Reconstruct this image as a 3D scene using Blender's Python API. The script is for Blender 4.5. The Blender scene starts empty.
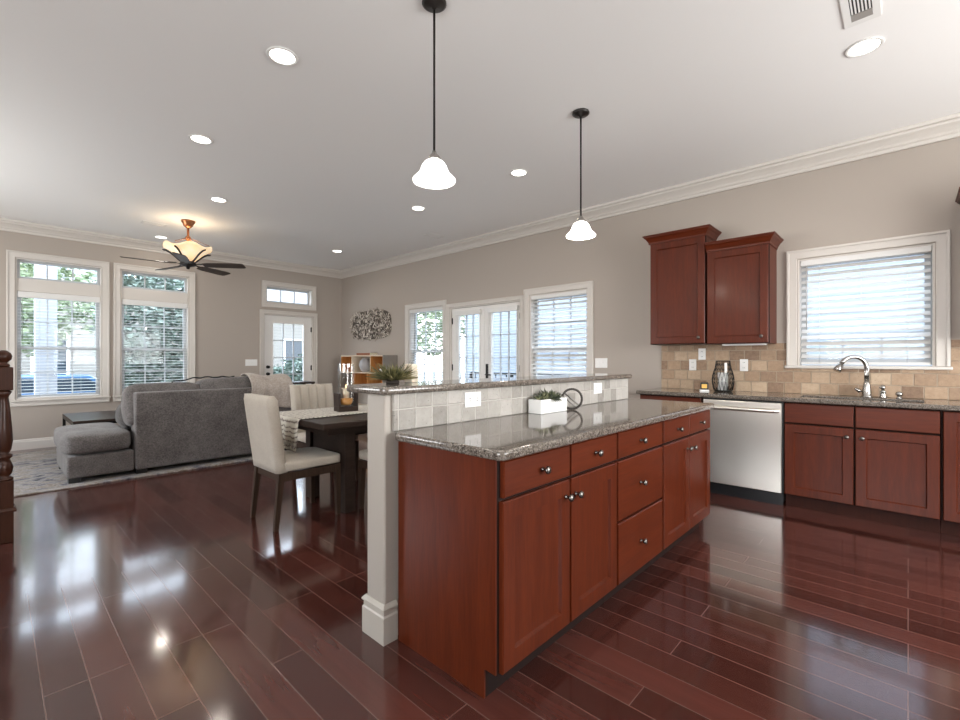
import bpy, bmesh, math, random
from mathutils import Vector, Matrix, noise
random.seed(11)
R = math.radians
sc = bpy.context.scene
COL = sc.collection

# ------------------------------------------------------------------ camera
cd = bpy.data.cameras.new('camera'); cam = bpy.data.objects.new('camera', cd); COL.objects.link(cam)
cd.sensor_width = 36.0; cd.lens = 457.5 / 960 * 36; cd.shift_y = -0.0007
cam.location = (0, 0, 1.23); cam.rotation_euler = (R(90), 0, R(-46.9))
cd.clip_start = 0.02; cd.clip_end = 200
sc.camera = cam

# ------------------------------------------------------------------ world, daylight, exposure
w = bpy.data.worlds.new('sky'); sc.world = w; w.use_nodes = True
wn = w.node_tree.nodes; wl = w.node_tree.links
bg = wn['Background']; tc = wn.new('ShaderNodeTexCoord'); sx = wn.new('ShaderNodeSeparateXYZ')
rp = wn.new('ShaderNodeValToRGB')
rp.color_ramp.elements[0].position = 0.0; rp.color_ramp.elements[0].color = (0.80, 0.82, 0.84, 1)
rp.color_ramp.elements[1].position = 0.7; rp.color_ramp.elements[1].color = (0.66, 0.82, 1.0, 1)
wl.new(tc.outputs['Generated'], sx.inputs[0]); wl.new(sx.outputs['Z'], rp.inputs[0]); wl.new(rp.outputs[0], bg.inputs['Color'])
bg.inputs['Strength'].default_value = 9.0

def area(name, loc, rot, sx_, sy_, power, color=(1, 1, 1), shape='RECTANGLE', portal=False, parent=None, spread=None):
    l = bpy.data.lights.new(name, 'AREA'); l.shape = shape; l.size = sx_
    if shape in ('RECTANGLE', 'ELLIPSE'): l.size_y = sy_
    l.energy = power; l.color = color
    if spread: l.spread = spread
    if portal: l.cycles.is_portal = True
    o = bpy.data.objects.new(name, l); o.location = loc; o.rotation_euler = rot; COL.objects.link(o)
    if parent: o.parent = parent
    return o
# daylight by the unseen south window, then west and stair lights added for brightness
area('daylight_south', (2.9, -2.60, 1.55), (R(125), 0, 0), 2.9, 1.7, 155, (1.0, 0.975, 0.94))
area('fill_west', (-2.20, 0.2, 1.55), (R(125), 0, R(-90)), 2.2, 1.6, 70, (1.0, 0.975, 0.94))  # no window known here; added to brighten the room from the left
area('fill_stair', (-2.20, 6.3, 1.6), (R(128), 0, R(-90)), 2.4, 1.6, 85, (1.0, 0.975, 0.94))  # added unseen light, tilted up to brighten the living room ceiling
# daylight portals in the windows one sees (local -Z looks into the room)
for nm, l_, r_, a_, b_ in [('portal', (0.675, 8.97, 1.65), (R(-90), 0, 0), 0.95, 2.0), ('portal', (1.81, 8.97, 1.65), (R(-90), 0, 0), 0.95, 2.0),
                           ('portal', (3.97, 8.97, 1.35), (R(-90), 0, 0), 0.95, 2.7), ('portal', (5.27, 4.72, 1.15), (R(90), 0, R(90)), 3.8, 2.2),
                           ('portal', (5.27, 0.29, 1.67), (R(90), 0, R(90)), 0.95, 1.05)]:
    area(nm, l_, r_, a_, b_, 1, portal=True)
vs = sc.view_settings
sc.display_settings.display_device = 'sRGB'
vs.view_transform = 'Standard'; vs.look = 'None'; vs.exposure = 0.0; vs.gamma = 1.0; vs.use_curve_mapping = False
try:
    sc.cycles.use_denoising = True; sc.cycles.max_bounces = 10; sc.cycles.diffuse_bounces = 5; sc.cycles.glossy_bounces = 5
    sc.cycles.transparent_max_bounces = 16; sc.cycles.sample_clamp_indirect = 6.0
    sc.cycles.caustics_reflective = False; sc.cycles.caustics_refractive = False
except Exception: pass

# ------------------------------------------------------------------ helpers
def box(bm, x0, x1, y0, y1, z0, z1, bev=0.0, seg=2):
    r = bmesh.ops.create_cube(bm, size=1.0)
    for v in r['verts']:
        v.co = Vector(((x0 + x1) / 2 + v.co.x * (x1 - x0), (y0 + y1) / 2 + v.co.y * (y1 - y0), (z0 + z1) / 2 + v.co.z * (z1 - z0)))
    if bev > 0:
        es = list({e for v in r['verts'] for e in v.link_edges})
        return bmesh.ops.bevel(bm, geom=es, offset=bev, segments=seg, affect='EDGES', profile=0.5)['verts']
    return r['verts']

def frame_of(d):
    d = d.normalized(); a = Vector((0, 0, 1)) if abs(d.z) < 0.9 else Vector((1, 0, 0))
    u = d.cross(a).normalized(); return u, u.cross(d).normalized()

def tube(bm, pts, rad, seg=10, caps=True):
    pts = [Vector(p) for p in pts]; rs = rad if isinstance(rad, (list, tuple)) else [rad] * len(pts)
    rings = []; u = v = None
    for i, p in enumerate(pts):
        d = (pts[min(i + 1, len(pts) - 1)] - pts[max(i - 1, 0)])
        if d.length < 1e-7: d = Vector((0, 0, 1))
        d.normalize()
        if u is None: u, v = frame_of(d)
        else:
            u = (u - d * u.dot(d)).normalized(); v = d.cross(u).normalized()
        rings.append([bm.verts.new(p + (u * math.cos(2 * math.pi * k / seg) + v * math.sin(2 * math.pi * k / seg)) * rs[i]) for k in range(seg)])
    for a, b in zip(rings, rings[1:]):
        for k in range(seg):
            f = bm.faces.new((a[k], a[(k + 1) % seg], b[(k + 1) % seg], b[k])); f.smooth = True
    if caps:
        bm.faces.new(rings[0][::-1]); bm.faces.new(rings[-1])

def lathe(bm, prof, seg=24, c=(0, 0, 0), axis='z', closed=False, caps=True):
    rings = []
    for r, z in prof:
        ring = []
        for k in range(seg):
            a = 2 * math.pi * k / seg; x, y = max(r, 1e-4) * math.cos(a), max(r, 1e-4) * math.sin(a)
            p = (x, y, z) if axis == 'z' else ((x, -z, y) if axis == '-y' else (z, x, y))
            ring.append(bm.verts.new(Vector(p) + Vector(c)))
        rings.append(ring)
    for a, b in zip(rings, rings[1:]):
        for k in range(seg):
            f = bm.faces.new((a[k], a[(k + 1) % seg], b[(k + 1) % seg], b[k])); f.smooth = True
    if closed:
        a, b = rings[-1], rings[0]
        for k in range(seg): bm.faces.new((a[k], a[(k + 1) % seg], b[(k + 1) % seg], b[k])).smooth = True
    elif caps: bm.faces.new(rings[0][::-1]); bm.faces.new(rings[-1])

def cells(bm, us, vs_, holes, w0, w1, m=lambda u, v, w: (u, v, w), bev=0, seg=3):
    """solid slab over the grid us x vs_ without the rectangles in holes"""
    us, vs_ = sorted(set(us)), sorted(set(vs_))
    def solid(i, j):
        if i < 0 or j < 0 or i >= len(us) - 1 or j >= len(vs_) - 1: return False
        cu, cv = (us[i] + us[i + 1]) / 2, (vs_[j] + vs_[j + 1]) / 2
        return not any(a < cu < b and c < cv < d for a, b, c, d in holes)
    V = {}
    def vert(i, j, k):
        if (i, j, k) not in V: V[(i, j, k)] = bm.verts.new(m(us[i], vs_[j], (w0, w1)[k]))
        return V[(i, j, k)]
    fs = []
    for i in range(len(us) - 1):
        for j in range(len(vs_) - 1):
            if not solid(i, j): continue
            fs.append(bm.faces.new([vert(i, j, 1), vert(i + 1, j, 1), vert(i + 1, j + 1, 1), vert(i, j + 1, 1)]))
            fs.append(bm.faces.new([vert(i, j, 0), vert(i, j + 1, 0), vert(i + 1, j + 1, 0), vert(i + 1, j, 0)]))
            for di, dj, a, b in ((-1, 0, (i, j + 1), (i, j)), (1, 0, (i + 1, j), (i + 1, j + 1)), (0, -1, (i, j), (i + 1, j)), (0, 1, (i + 1, j + 1), (i, j + 1))):
                if not solid(i + di, j + dj):
                    fs.append(bm.faces.new([vert(*a, 0), vert(*b, 0), vert(*b, 1), vert(*a, 1)]))
    if bev > 0:
        bm.normal_update()
        es = [e for e in {e for f in fs for e in f.edges} if len(e.link_faces) == 2 and e.link_faces[0].normal.dot(e.link_faces[1].normal) < 0.5]
        bmesh.ops.bevel(bm, geom=es, offset=bev, segments=seg, affect='EDGES', profile=0.5)

def grid_holes(x0, x1, z0, z1, holes):
    us = [x0, x1]; vs_ = [z0, z1]
    for a, b, c, d in holes: us += [a, b]; vs_ += [c, d]
    return us, vs_

def ring(bm, x0, x1, z0, z1, wd, y0, y1, bev=0, seg=2, sides=(1, 1, 1, 1)):
    """rectangular frame in the xz plane, thickness y0..y1; sides = left,right,bottom,top"""
    h = (x0 + wd * sides[0], x1 - wd * sides[1], z0 + wd * sides[2], z1 - wd * sides[3])
    us, vz = grid_holes(x0, x1, z0, z1, [h])
    cells(bm, us, vz, [h], y0, y1, lambda u, v, w_: (u, w_, v), bev, seg)

def sweep(bm, path, prof, closed=False):
    """sweep profile (n,z) along an xy path; n points to the left of travel; mitred"""
    n = len(path); P = [Vector((p[0], p[1])) for p in path]; rings = []
    for i in range(n):
        a = P[i] - P[i - 1] if (i > 0 or closed) else None
        b = P[(i + 1) % n] - P[i] if (i < n - 1 or closed) else None
        a = (a or b).normalized(); b = (b or a).normalized()
        na, nb = Vector((-a.y, a.x)), Vector((-b.y, b.x)); mi = (na + nb).normalized(); s = 1 / max(mi.dot(na), 0.2)
        rings.append([bm.verts.new((P[i].x + mi.x * s * q[0], P[i].y + mi.y * s * q[0], q[1])) for q in prof])
    k = len(prof)
    for i in range(n - 1 if not closed else n):
        A, B = rings[i], rings[(i + 1) % n]
        for j in range(k): bm.faces.new((A[j], B[j], B[(j + 1) % k], A[(j + 1) % k]))
    if not closed: bm.faces.new(rings[0]); bm.faces.new(rings[-1][::-1])

def obj(name, bm, mat, parent=None, loc=None, rot=None, smooth=False, bevel=0, subsurf=0, shade_angle=None):
    bmesh.ops.recalc_face_normals(bm, faces=bm.faces[:])
    me = bpy.data.meshes.new(name); bm.to_mesh(me); bm.free()
    if smooth:
        for p in me.polygons: p.use_smooth = True
    me.materials.append(mat)
    o = bpy.data.objects.new(name, me); COL.objects.link(o)
    if parent: o.parent = parent
    if loc: o.location = loc
    if rot is not None: o.rotation_euler = (0, 0, rot) if not hasattr(rot, '__len__') else rot
    if bevel:
        b = o.modifiers.new('b', 'BEVEL'); b.width = bevel; b.segments = 2; b.limit_method = 'ANGLE'; b.angle_limit = R(40)
    if subsurf:
        s = o.modifiers.new('s', 'SUBSURF'); s.levels = subsurf; s.render_levels = subsurf
    return o

def tag(o, label, cat, group=None, kind=None):
    o['label'] = label; o['category'] = cat
    if group: o['group'] = group
    if kind: o['kind'] = kind
    return o
def thing(name, label, cat, loc=(0, 0, 0), rot=0, group=None):
    o = bpy.data.objects.new(name, None); COL.objects.link(o); o.empty_display_size = 0.1
    o.location = loc; o.rotation_euler = (0, 0, rot); return tag(o, label, cat, group)
def struct(name, bm, mat, parent=None, **k):
    o = obj(name, bm, mat, parent, **k)
    if not parent: o['kind'] = 'structure'
    return o
def sempty(name, loc, rot=0):
    o = bpy.data.objects.new(name, None); COL.objects.link(o); o.location = loc; o.rotation_euler = (0, 0, rot); o['kind'] = 'structure'; return o
def kids(o): return [c for c in bpy.data.objects if c.parent == o]
def dup(o, parent=None, loc=None, rot=None, label=None):
    c = o.copy(); COL.objects.link(c)
    if parent: c.parent = parent
    if loc is not None: c.location = loc
    if rot is not None: c.rotation_euler = (0, 0, rot)
    if label: c['label'] = label
    for ch in kids(o): dup(ch, c)
    return c
B = bmesh.new

# ------------------------------------------------------------------ materials
def mat(name, color=(0.8, 0.8, 0.8), rough=0.5, metal=0.0, **k):
    m = bpy.data.materials.new(name); m.use_nodes = True; p = m.node_tree.nodes['Principled BSDF']
    p.inputs['Base Color'].default_value = (*color, 1); p.inputs['Roughness'].default_value = rough; p.inputs['Metallic'].default_value = metal
    for kk, v in k.items(): p.inputs[kk.replace('_', ' ')].default_value = v
    return m
class NT:
    def __init__(s, m): s.t = m.node_tree; s.p = s.t.nodes['Principled BSDF']
    def n(s, kind, **k):
        x = s.t.nodes.new('ShaderNode' + kind)
        for a, v in k.items():
            if a in x.inputs: x.inputs[a].default_value = v
            else: setattr(x, a, v)
        return x
    def l(s, a, b): s.t.links.new(a, b)
    def coord(s, scale=(1, 1, 1), which='Object', rot=(0, 0, 0)):
        c = s.n('TexCoord'); mp = s.n('Mapping'); mp.inputs['Scale'].default_value = scale; mp.inputs['Rotation'].default_value = rot
        s.l(c.outputs[which], mp.inputs[0]); return mp.outputs[0]
    def world(s, scale=(1, 1, 1), swz=None):
        g = s.n('NewGeometry'); out = g.outputs['Position']
        if swz:
            a = s.n('SeparateXYZ'); b = s.n('CombineXYZ'); s.l(out, a.inputs[0])
            for i, ax in enumerate(swz):
                if ax: s.l(a.outputs[ax], b.inputs[i])
            out = b.outputs[0]
        mp = s.n('Mapping'); mp.inputs['Scale'].default_value = scale; s.l(out, mp.inputs[0]); return mp.outputs[0]
    def ramp(s, fac, stops):
        r = s.n('ValToRGB'); e = r.color_ramp.elements
        while len(e) < len(stops): e.new(0.5)
        for el, (p, c) in zip(e, stops): el.position = p; el.color = (*c, 1)
        s.l(fac, r.inputs[0]); return r.outputs[0]
    def mix(s, fac, a, b, mode='MIX'):
        x = s.n('Mix', data_type='RGBA', blend_type=mode)
        for i, v in ((0, fac), (6, a), (7, b)):
            if hasattr(v, 'is_linked'): s.l(v, x.inputs[i])
            else: x.inputs[i].default_value = v if i == 0 else (*v, 1)
        return x.outputs[2]
    def bump(s, h, strength=0.2, dist=0.01):
        b = s.n('Bump'); b.inputs['Strength'].default_value = strength; b.inputs['Distance'].default_value = dist
        s.l(h, b.inputs['Height']); s.l(b.outputs[0], s.p.inputs['Normal'])

def wood(name, c0, c1, rough=0.35, axis='z', scale=1.0, coat=0.0):
    m = mat(name, c0, rough); t = NT(m)
    s = {'z': (14, 14, 1.2), 'x': (1.2, 14, 14), 'y': (14, 1.2, 14)}[axis]
    co = t.coord(tuple(v * scale for v in s))
    a = t.n('TexNoise', Scale=1.6, Detail=6, Roughness=0.6, Distortion=0.6); t.l(co, a.inputs['Vector'])
    b = t.n('TexNoise', Scale=9, Detail=3); t.l(co, b.inputs['Vector'])
    mx = t.mix(0.35, a.outputs['Fac'], b.outputs['Fac'])
    t.l(t.ramp(mx, [(0.3, c0), (0.7, c1)]), t.p.inputs['Base Color'])
    t.bump(b.outputs['Fac'], 0.04, 0.002)
    t.p.inputs['Specular IOR Level'].default_value = 0.22
    if coat: t.p.inputs['Coat Weight'].default_value = coat; t.p.inputs['Coat Roughness'].default_value = 0.15
    return m
CH0, CH1 = (0.060, 0.0095, 0.0028), (0.112, 0.0200, 0.0056)
M = {}
M['cherry'] = wood('cherry_wood', CH0, CH1, 0.36, 'z', coat=0.06)
M['cherry_h'] = wood('cherry_wood_horizontal', CH0, CH1, 0.36, 'x', coat=0.06)
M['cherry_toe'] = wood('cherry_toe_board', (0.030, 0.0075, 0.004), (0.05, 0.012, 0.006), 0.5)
M['cherry_shaded'] = wood('shaded_cherry', (0.008, 0.003, 0.002), (0.014, 0.005, 0.003), 0.8)  # near-black cherry paints the shade in door gaps and the island toe recess
M['newel'] = wood('stained_newel_wood', (0.032, 0.011, 0.006), (0.065, 0.022, 0.011), 0.35, coat=0.15)
M['dark_wood'] = wood('espresso_wood', (0.022, 0.014, 0.011), (0.050, 0.033, 0.026), 0.38, 'x')
M['leg_wood'] = wood('walnut_leg_wood', (0.030, 0.018, 0.012), (0.065, 0.040, 0.027), 0.45)
M['shelf_wood'] = wood('honey_wood', (0.42, 0.17, 0.045), (0.60, 0.28, 0.09), 0.45)
M['pale_wood'] = wood('pale_wood', (0.62, 0.50, 0.36), (0.74, 0.62, 0.48), 0.5)
M['trim'] = mat('white_trim_paint', (0.61, 0.57, 0.525), 0.38)
M['vinyl_backlit'] = mat('backlit_window_vinyl', (0.46, 0.47, 0.48), 0.4)  # grey puts the backlit shade of sashes and muntins into the colour
M['door'] = mat('white_door_paint', (0.76, 0.74, 0.71), 0.35)
M['white'] = mat('white_plastic', (0.80, 0.79, 0.77), 0.35)
M['ceramic'] = mat('white_ceramic', (0.82, 0.82, 0.80), 0.25)
M['black'] = mat('black_metal', (0.012, 0.011, 0.010), 0.4, 0.6)
M['black_plastic'] = mat('black_plastic', (0.008, 0.008, 0.009), 0.4)
M['bronze'] = mat('dark_bronze', (0.05, 0.045, 0.042), 0.35, 0.8)
M['copper'] = mat('copper_bronze', (0.36, 0.15, 0.07), 0.3, 0.9)
M['nickel'] = mat('brushed_nickel', (0.42, 0.40, 0.375), 0.24, 1.0)
M['knob'] = mat('pewter_knob', (0.17, 0.155, 0.14), 0.28, 1.0)
M['chrome'] = mat('chrome', (0.72, 0.72, 0.72), 0.12, 1.0)
M['steel'] = mat('stainless_steel', (0.82, 0.77, 0.70), 0.32, 1.0)
t = NT(M['steel']); co = t.coord((160, 160, 0.6)); a = t.n('TexNoise', Scale=2.0, Detail=2); t.l(co, a.inputs['Vector'])
t.p.inputs['Anisotropic'].default_value = 0.75; tg = t.n('Tangent', direction_type='RADIAL', axis='Z'); t.l(tg.outputs[0], t.p.inputs['Tangent'])
t.bump(a.outputs['Fac'], 0.02, 0.001)
M['slat'] = mat('white_blind_slat', (0.72, 0.71, 0.69), 0.45)
M['succulent'] = mat('succulent_leaf', (0.10, 0.13, 0.06), 0.5)
M['airplant'] = mat('olive_grass_leaf', (0.20, 0.20, 0.07), 0.55)
t = NT(M['airplant']); oi = t.n('TexNoise', Scale=22.0); t.l(t.coord(), oi.inputs['Vector'])
t.l(t.ramp(oi.outputs['Fac'], [(0.36, (0.03, 0.035, 0.014)), (0.52, (0.125, 0.118, 0.042)), (0.68, (0.36, 0.30, 0.14))]), t.p.inputs['Base Color'])
t = NT(M['succulent']); oi = t.n('TexNoise', Scale=30.0); t.l(t.coord(), oi.inputs['Vector'])
t.l(t.ramp(oi.outputs['Fac'], [(0.35, (0.018, 0.026, 0.016)), (0.55, (0.065, 0.08, 0.036)), (0.7, (0.32, 0.32, 0.18))]), t.p.inputs['Base Color'])
M['soil'] = mat('dark_soil', (0.03, 0.022, 0.016), 0.9)
M['wax'] = mat('cream_wax', (0.74, 0.66, 0.52), 0.5, Subsurface_Weight=0.1)
M['amber'] = mat('amber_wax', (0.70, 0.34, 0.09), 0.4)
M['gold'] = mat('gold_label', (0.65, 0.40, 0.10), 0.35, 0.5)
M['book'] = mat('rust_brown_cover', (0.24, 0.08, 0.03), 0.6)
M['side_shaded'] = mat('shaded_shelf_side', (0.21, 0.185, 0.16), 0.6)  # pale shelf sides coloured grey to paint in their shadow
M['grey_vase'] = mat('grey_stoneware', (0.42, 0.41, 0.42), 0.4)
M['strap'] = mat('grey_strap', (0.32, 0.30, 0.28), 0.6)
M['rope'] = mat('dark_rope', (0.05, 0.042, 0.036), 0.75)

def glass(name, col=(1, 1, 1), gl=0.012):
    m = bpy.data.materials.new(name); m.use_nodes = True; n = m.node_tree.nodes; l = m.node_tree.links; n.remove(n['Principled BSDF'])
    tr = n.new('ShaderNodeBsdfTransparent'); tr.inputs[0].default_value = (*col, 1); g = n.new('ShaderNodeBsdfGlossy'); g.inputs['Roughness'].default_value = 0.02
    lw = n.new('ShaderNodeLayerWeight'); lw.inputs['Blend'].default_value = 0.5; pw = n.new('ShaderNodeMath'); pw.operation = 'POWER'; pw.inputs[1].default_value = 4.0; l.new(lw.outputs['Facing'], pw.inputs[0]); f = n.new('ShaderNodeMath'); f.operation = 'MULTIPLY_ADD'; f.inputs[1].default_value = 0.35; f.inputs[2].default_value = gl; l.new(pw.outputs[0], f.inputs[0]); mx = n.new('ShaderNodeMixShader')
    l.new(f.outputs[0], mx.inputs[0]); l.new(tr.outputs[0], mx.inputs[1]); l.new(g.outputs[0], mx.inputs[2]); l.new(mx.outputs[0], n['Material Output'].inputs[0]); return m
M['pane'] = glass('window_glass', (0.97, 0.985, 1.0))
M['clear'] = glass('clear_glass', (0.95, 0.94, 0.92), 0.12)
def emit(name, col, strength, base=(0.9, 0.88, 0.84)):
    m = mat(name, base, 0.35); p = m.node_tree.nodes['Principled BSDF']
    p.inputs['Emission Color'].default_value = (*col, 1); p.inputs['Emission Strength'].default_value = strength; return m
M['lens'] = emit('lit_lamp_lens', (1, 0.95, 0.87), 6.0)
M['shade'] = emit('lit_white_glass_shade', (1, 0.97, 0.92), 3.5)
M['bowl'] = emit('lit_amber_glass_bowl', (1, 0.74, 0.42), 0.75, (0.75, 0.62, 0.42))
t = NT(M['bowl']); a = t.n('TexNoise', Scale=7.0, Detail=4); t.l(t.coord(), a.inputs['Vector'])
t.l(t.ramp(a.outputs['Fac'], [(0.3, (1, 0.58, 0.26)), (0.6, (1, 0.82, 0.55)), (0.8, (1, 0.93, 0.78))]), t.p.inputs['Emission Color'])
M['flame'] = emit('candle_glow', (1, 0.55, 0.15), 3.0)

def paint(name, c, amt=0.02, rough=0.6):
    m = mat(name, c, rough); t = NT(m); a = t.n('TexNoise', Scale=120.0, Detail=2); t.l(t.world(), a.inputs['Vector']); t.bump(a.outputs['Fac'], amt, 0.004); return m
M['wall'] = paint('taupe_wall_paint', (0.395, 0.345, 0.30), 0.04)
M['ceil'] = paint('white_ceiling_paint', (0.88, 0.87, 0.855), 0.06, 0.7)
M['post'] = paint('greige_post_paint', (0.385, 0.345, 0.30), 0.03, 0.45)
M['post_trim'] = paint('greige_plinth_paint', (0.45, 0.41, 0.355), 0.02, 0.4)

def fabric(name, c0, c1, scale=260.0, bump=0.25, big=3.0):
    m = mat(name, c0, 0.92); t = NT(m); t.p.inputs['Sheen Weight'].default_value = 0.15
    a = t.n('TexNoise', Scale=big, Detail=5, Roughness=0.7); t.l(t.coord(), a.inputs['Vector'])
    b = t.n('TexNoise', Scale=scale, Detail=2); t.l(t.coord((1, 1, 1)), b.inputs['Vector'])
    mx = t.mix(0.55, a.outputs['Fac'], b.outputs['Fac']); t.l(t.ramp(mx, [(0.36, c0), (0.64, c1)]), t.p.inputs['Base Color'])
    t.bump(b.outputs['Fac'], bump, 0.003); return m
M['sofa'] = fabric('grey_chenille', (0.080, 0.072, 0.068), (0.195, 0.177, 0.170), 90, 0.3, 6)
M['sofa_dark'] = fabric('dark_grey_chenille', (0.05, 0.046, 0.044), (0.12, 0.11, 0.105), 90, 0.3, 6)
M['linen'] = fabric('oatmeal_linen', (0.42, 0.37, 0.305), (0.54, 0.485, 0.41), 200, 0.15, 5)
M['throw'] = fabric('beige_plush', (0.34, 0.29, 0.25), (0.50, 0.44, 0.385), 60, 0.4, 8)

m = M['floor'] = mat('cherry_plank_floor', (0.05, 0.015, 0.01), 0.16); t = NT(m)
co = t.world((1, 1, 1), ('Y', 'X', None))
br = t.n('TexBrick'); br.offset = 0.37; br.offset_frequency = 3; br.squash = 1.0
for k, v in (('Scale', 1.0), ('Mortar Size', 0.0019), ('Mortar Smooth', 0.1), ('Bias', 0.0), ('Brick Width', 1.15), ('Row Height', 0.129)): br.inputs[k].default_value = v
br.inputs['Color1'].default_value = (0, 0, 0, 1); br.inputs['Color2'].default_value = (1, 1, 1, 1); br.inputs['Mortar'].default_value = (0.5, 0.5, 0.5, 1)
t.l(co, br.inputs['Vector'])
gr = t.n('TexNoise', Scale=1.0, Detail=6, Roughness=0.65); t.l(t.world((26, 1.6, 1)), gr.inputs['Vector'])
f1 = t.mix(0.5, br.outputs['Color'], gr.outputs['Fac'])
wc = t.ramp(f1, [(0.15, (0.033, 0.010, 0.0078)), (0.5, (0.070, 0.021, 0.0155)), (0.85, (0.110, 0.034, 0.025))])
fin = t.mix(br.outputs['Fac'], wc, (0.14, 0.085, 0.07)); t.l(fin, t.p.inputs['Base Color'])  # seams tinted pale, painting in light caught by the gaps
r2 = t.n('TexNoise', Scale=3.0, Detail=4); t.l(t.world(), r2.inputs['Vector'])
mr = t.n('MapRange'); mr.inputs['To Min'].default_value = 0.09; mr.inputs['To Max'].default_value = 0.17; t.l(r2.outputs['Fac'], mr.inputs['Value']); t.l(mr.outputs[0], t.p.inputs['Roughness'])
t.p.inputs['IOR'].default_value = 1.55; t.p.inputs['Coat Weight'].default_value = 0.35; t.p.inputs['Coat Roughness'].default_value = 0.07
inv = t.n('Math', operation='SUBTRACT'); inv.inputs[0].default_value = 1.0; t.l(br.outputs['Fac'], inv.inputs[1])
wv = t.n('TexNoise', Scale=2.2, Detail=1); t.l(t.world((4, 0.8, 1)), wv.inputs['Vector'])
ad = t.n('Math', operation='MULTIPLY_ADD'); ad.inputs[1].default_value = 0.8; t.l(wv.outputs['Fac'], ad.inputs[0]); t.l(inv.outputs[0], ad.inputs[2]); t.bump(ad.outputs[0], 0.12, 0.003)

m = M['granite'] = mat('speckled_granite', (0.3, 0.27, 0.24), 0.07); t = NT(m)
v1 = t.n('TexVoronoi', Scale=210.0); t.l(t.world(), v1.inputs['Vector']); v2 = t.n('TexVoronoi', Scale=110.0); t.l(t.world(), v2.inputs['Vector'])
n1 = t.n('TexNoise', Scale=9.0, Detail=5); t.l(t.world(), n1.inputs['Vector'])
s1 = t.n('SeparateXYZ'); t.l(v1.outputs['Color'], s1.inputs[0]); s2 = t.n('SeparateXYZ'); t.l(v2.outputs['Color'], s2.inputs[0])
ca = t.ramp(s1.outputs['X'], [(0.0, (0.018, 0.015, 0.013)), (0.3, (0.07, 0.058, 0.048)), (0.6, (0.155, 0.13, 0.108)), (0.85, (0.23, 0.20, 0.17)), (1.0, (0.36, 0.325, 0.29))])
cb = t.ramp(s2.outputs['Y'], [(0.0, (0.045, 0.037, 0.031)), (0.5, (0.135, 0.112, 0.092)), (1.0, (0.25, 0.215, 0.185))])
t.l(t.mix(n1.outputs['Fac'], ca, cb), t.p.inputs['Base Color']); t.p.inputs['IOR'].default_value = 1.6

def tile(name, swz, bw, rh, c0, c1, c2, mortar, off=0.0, z0=0.914, x0=0.0):
    m = mat(name, c1, 0.6); t = NT(m); co = t.world((1, 1, 1), swz); mp = t.n('Mapping'); mp.inputs['Location'].default_value = (x0, -z0, 0); t.l(co, mp.inputs[0])
    nz = t.n('TexNoise', Scale=30.0, Detail=2); t.l(mp.outputs[0], nz.inputs['Vector'])
    dm = t.n('VectorMath', operation='MULTIPLY_ADD'); dm.inputs[1].default_value = (0.005, 0.005, 0); t.l(nz.outputs['Color'], dm.inputs[0]); t.l(mp.outputs[0], dm.inputs[2])
    b = t.n('TexBrick'); b.offset = off; b.squash = 1.0
    for k, v in (('Scale', 1.0), ('Mortar Size', 0.005), ('Mortar Smooth', 0.5), ('Brick Width', bw), ('Row Height', rh)): b.inputs[k].default_value = v
    b.inputs['Color1'].default_value = (0, 0, 0, 1); b.inputs['Color2'].default_value = (1, 1, 1, 1); t.l(dm.outputs[0], b.inputs['Vector'])
    ns = t.n('TexNoise', Scale=26.0, Detail=6, Roughness=0.7); t.l(mp.outputs[0], ns.inputs['Vector'])
    fc = t.mix(0.5, b.outputs['Color'], ns.outputs['Fac']); cc = t.ramp(fc, [(0.2, c0), (0.5, c1), (0.8, c2)])
    pv = t.n('TexVoronoi', Scale=48.0); t.l(mp.outputs[0], pv.inputs['Vector']); pit = t.ramp(pv.outputs['Distance'], [(0.06, (0, 0, 0)), (0.17, (1, 1, 1))])
    cc = t.mix(0.45, cc, pit, 'MULTIPLY'); t.l(t.mix(b.outputs['Fac'], cc, mortar), t.p.inputs['Base Color'])
    iv = t.n('Math', operation='SUBTRACT'); iv.inputs[0].default_value = 1.0; t.l(b.outputs['Fac'], iv.inputs[1]); ml = t.n('Math', operation='MULTIPLY_ADD'); ml.inputs[1].default_value = 0.25
    t.l(ns.outputs['Fac'], ml.inputs[0]); t.l(iv.outputs[0], ml.inputs[2]); t.bump(ml.outputs[0], 0.8, 0.008); return m
M['tile_bar'] = tile('tumbled_grey_tile', ('X', 'Z', None), 0.098, 0.098, (0.24, 0.22, 0.195), (0.37, 0.345, 0.31), (0.48, 0.45, 0.415), (0.50, 0.47, 0.43), x0=-1.227 + 0.098 * 20)
M['tile_back'] = tile('tumbled_travertine_tile', ('Y', 'Z', None), 0.135, 0.102, (0.19, 0.115, 0.072), (0.37, 0.25, 0.16), (0.52, 0.39, 0.27), (0.40, 0.31, 0.225), off=0.45, x0=3.0)

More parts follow.
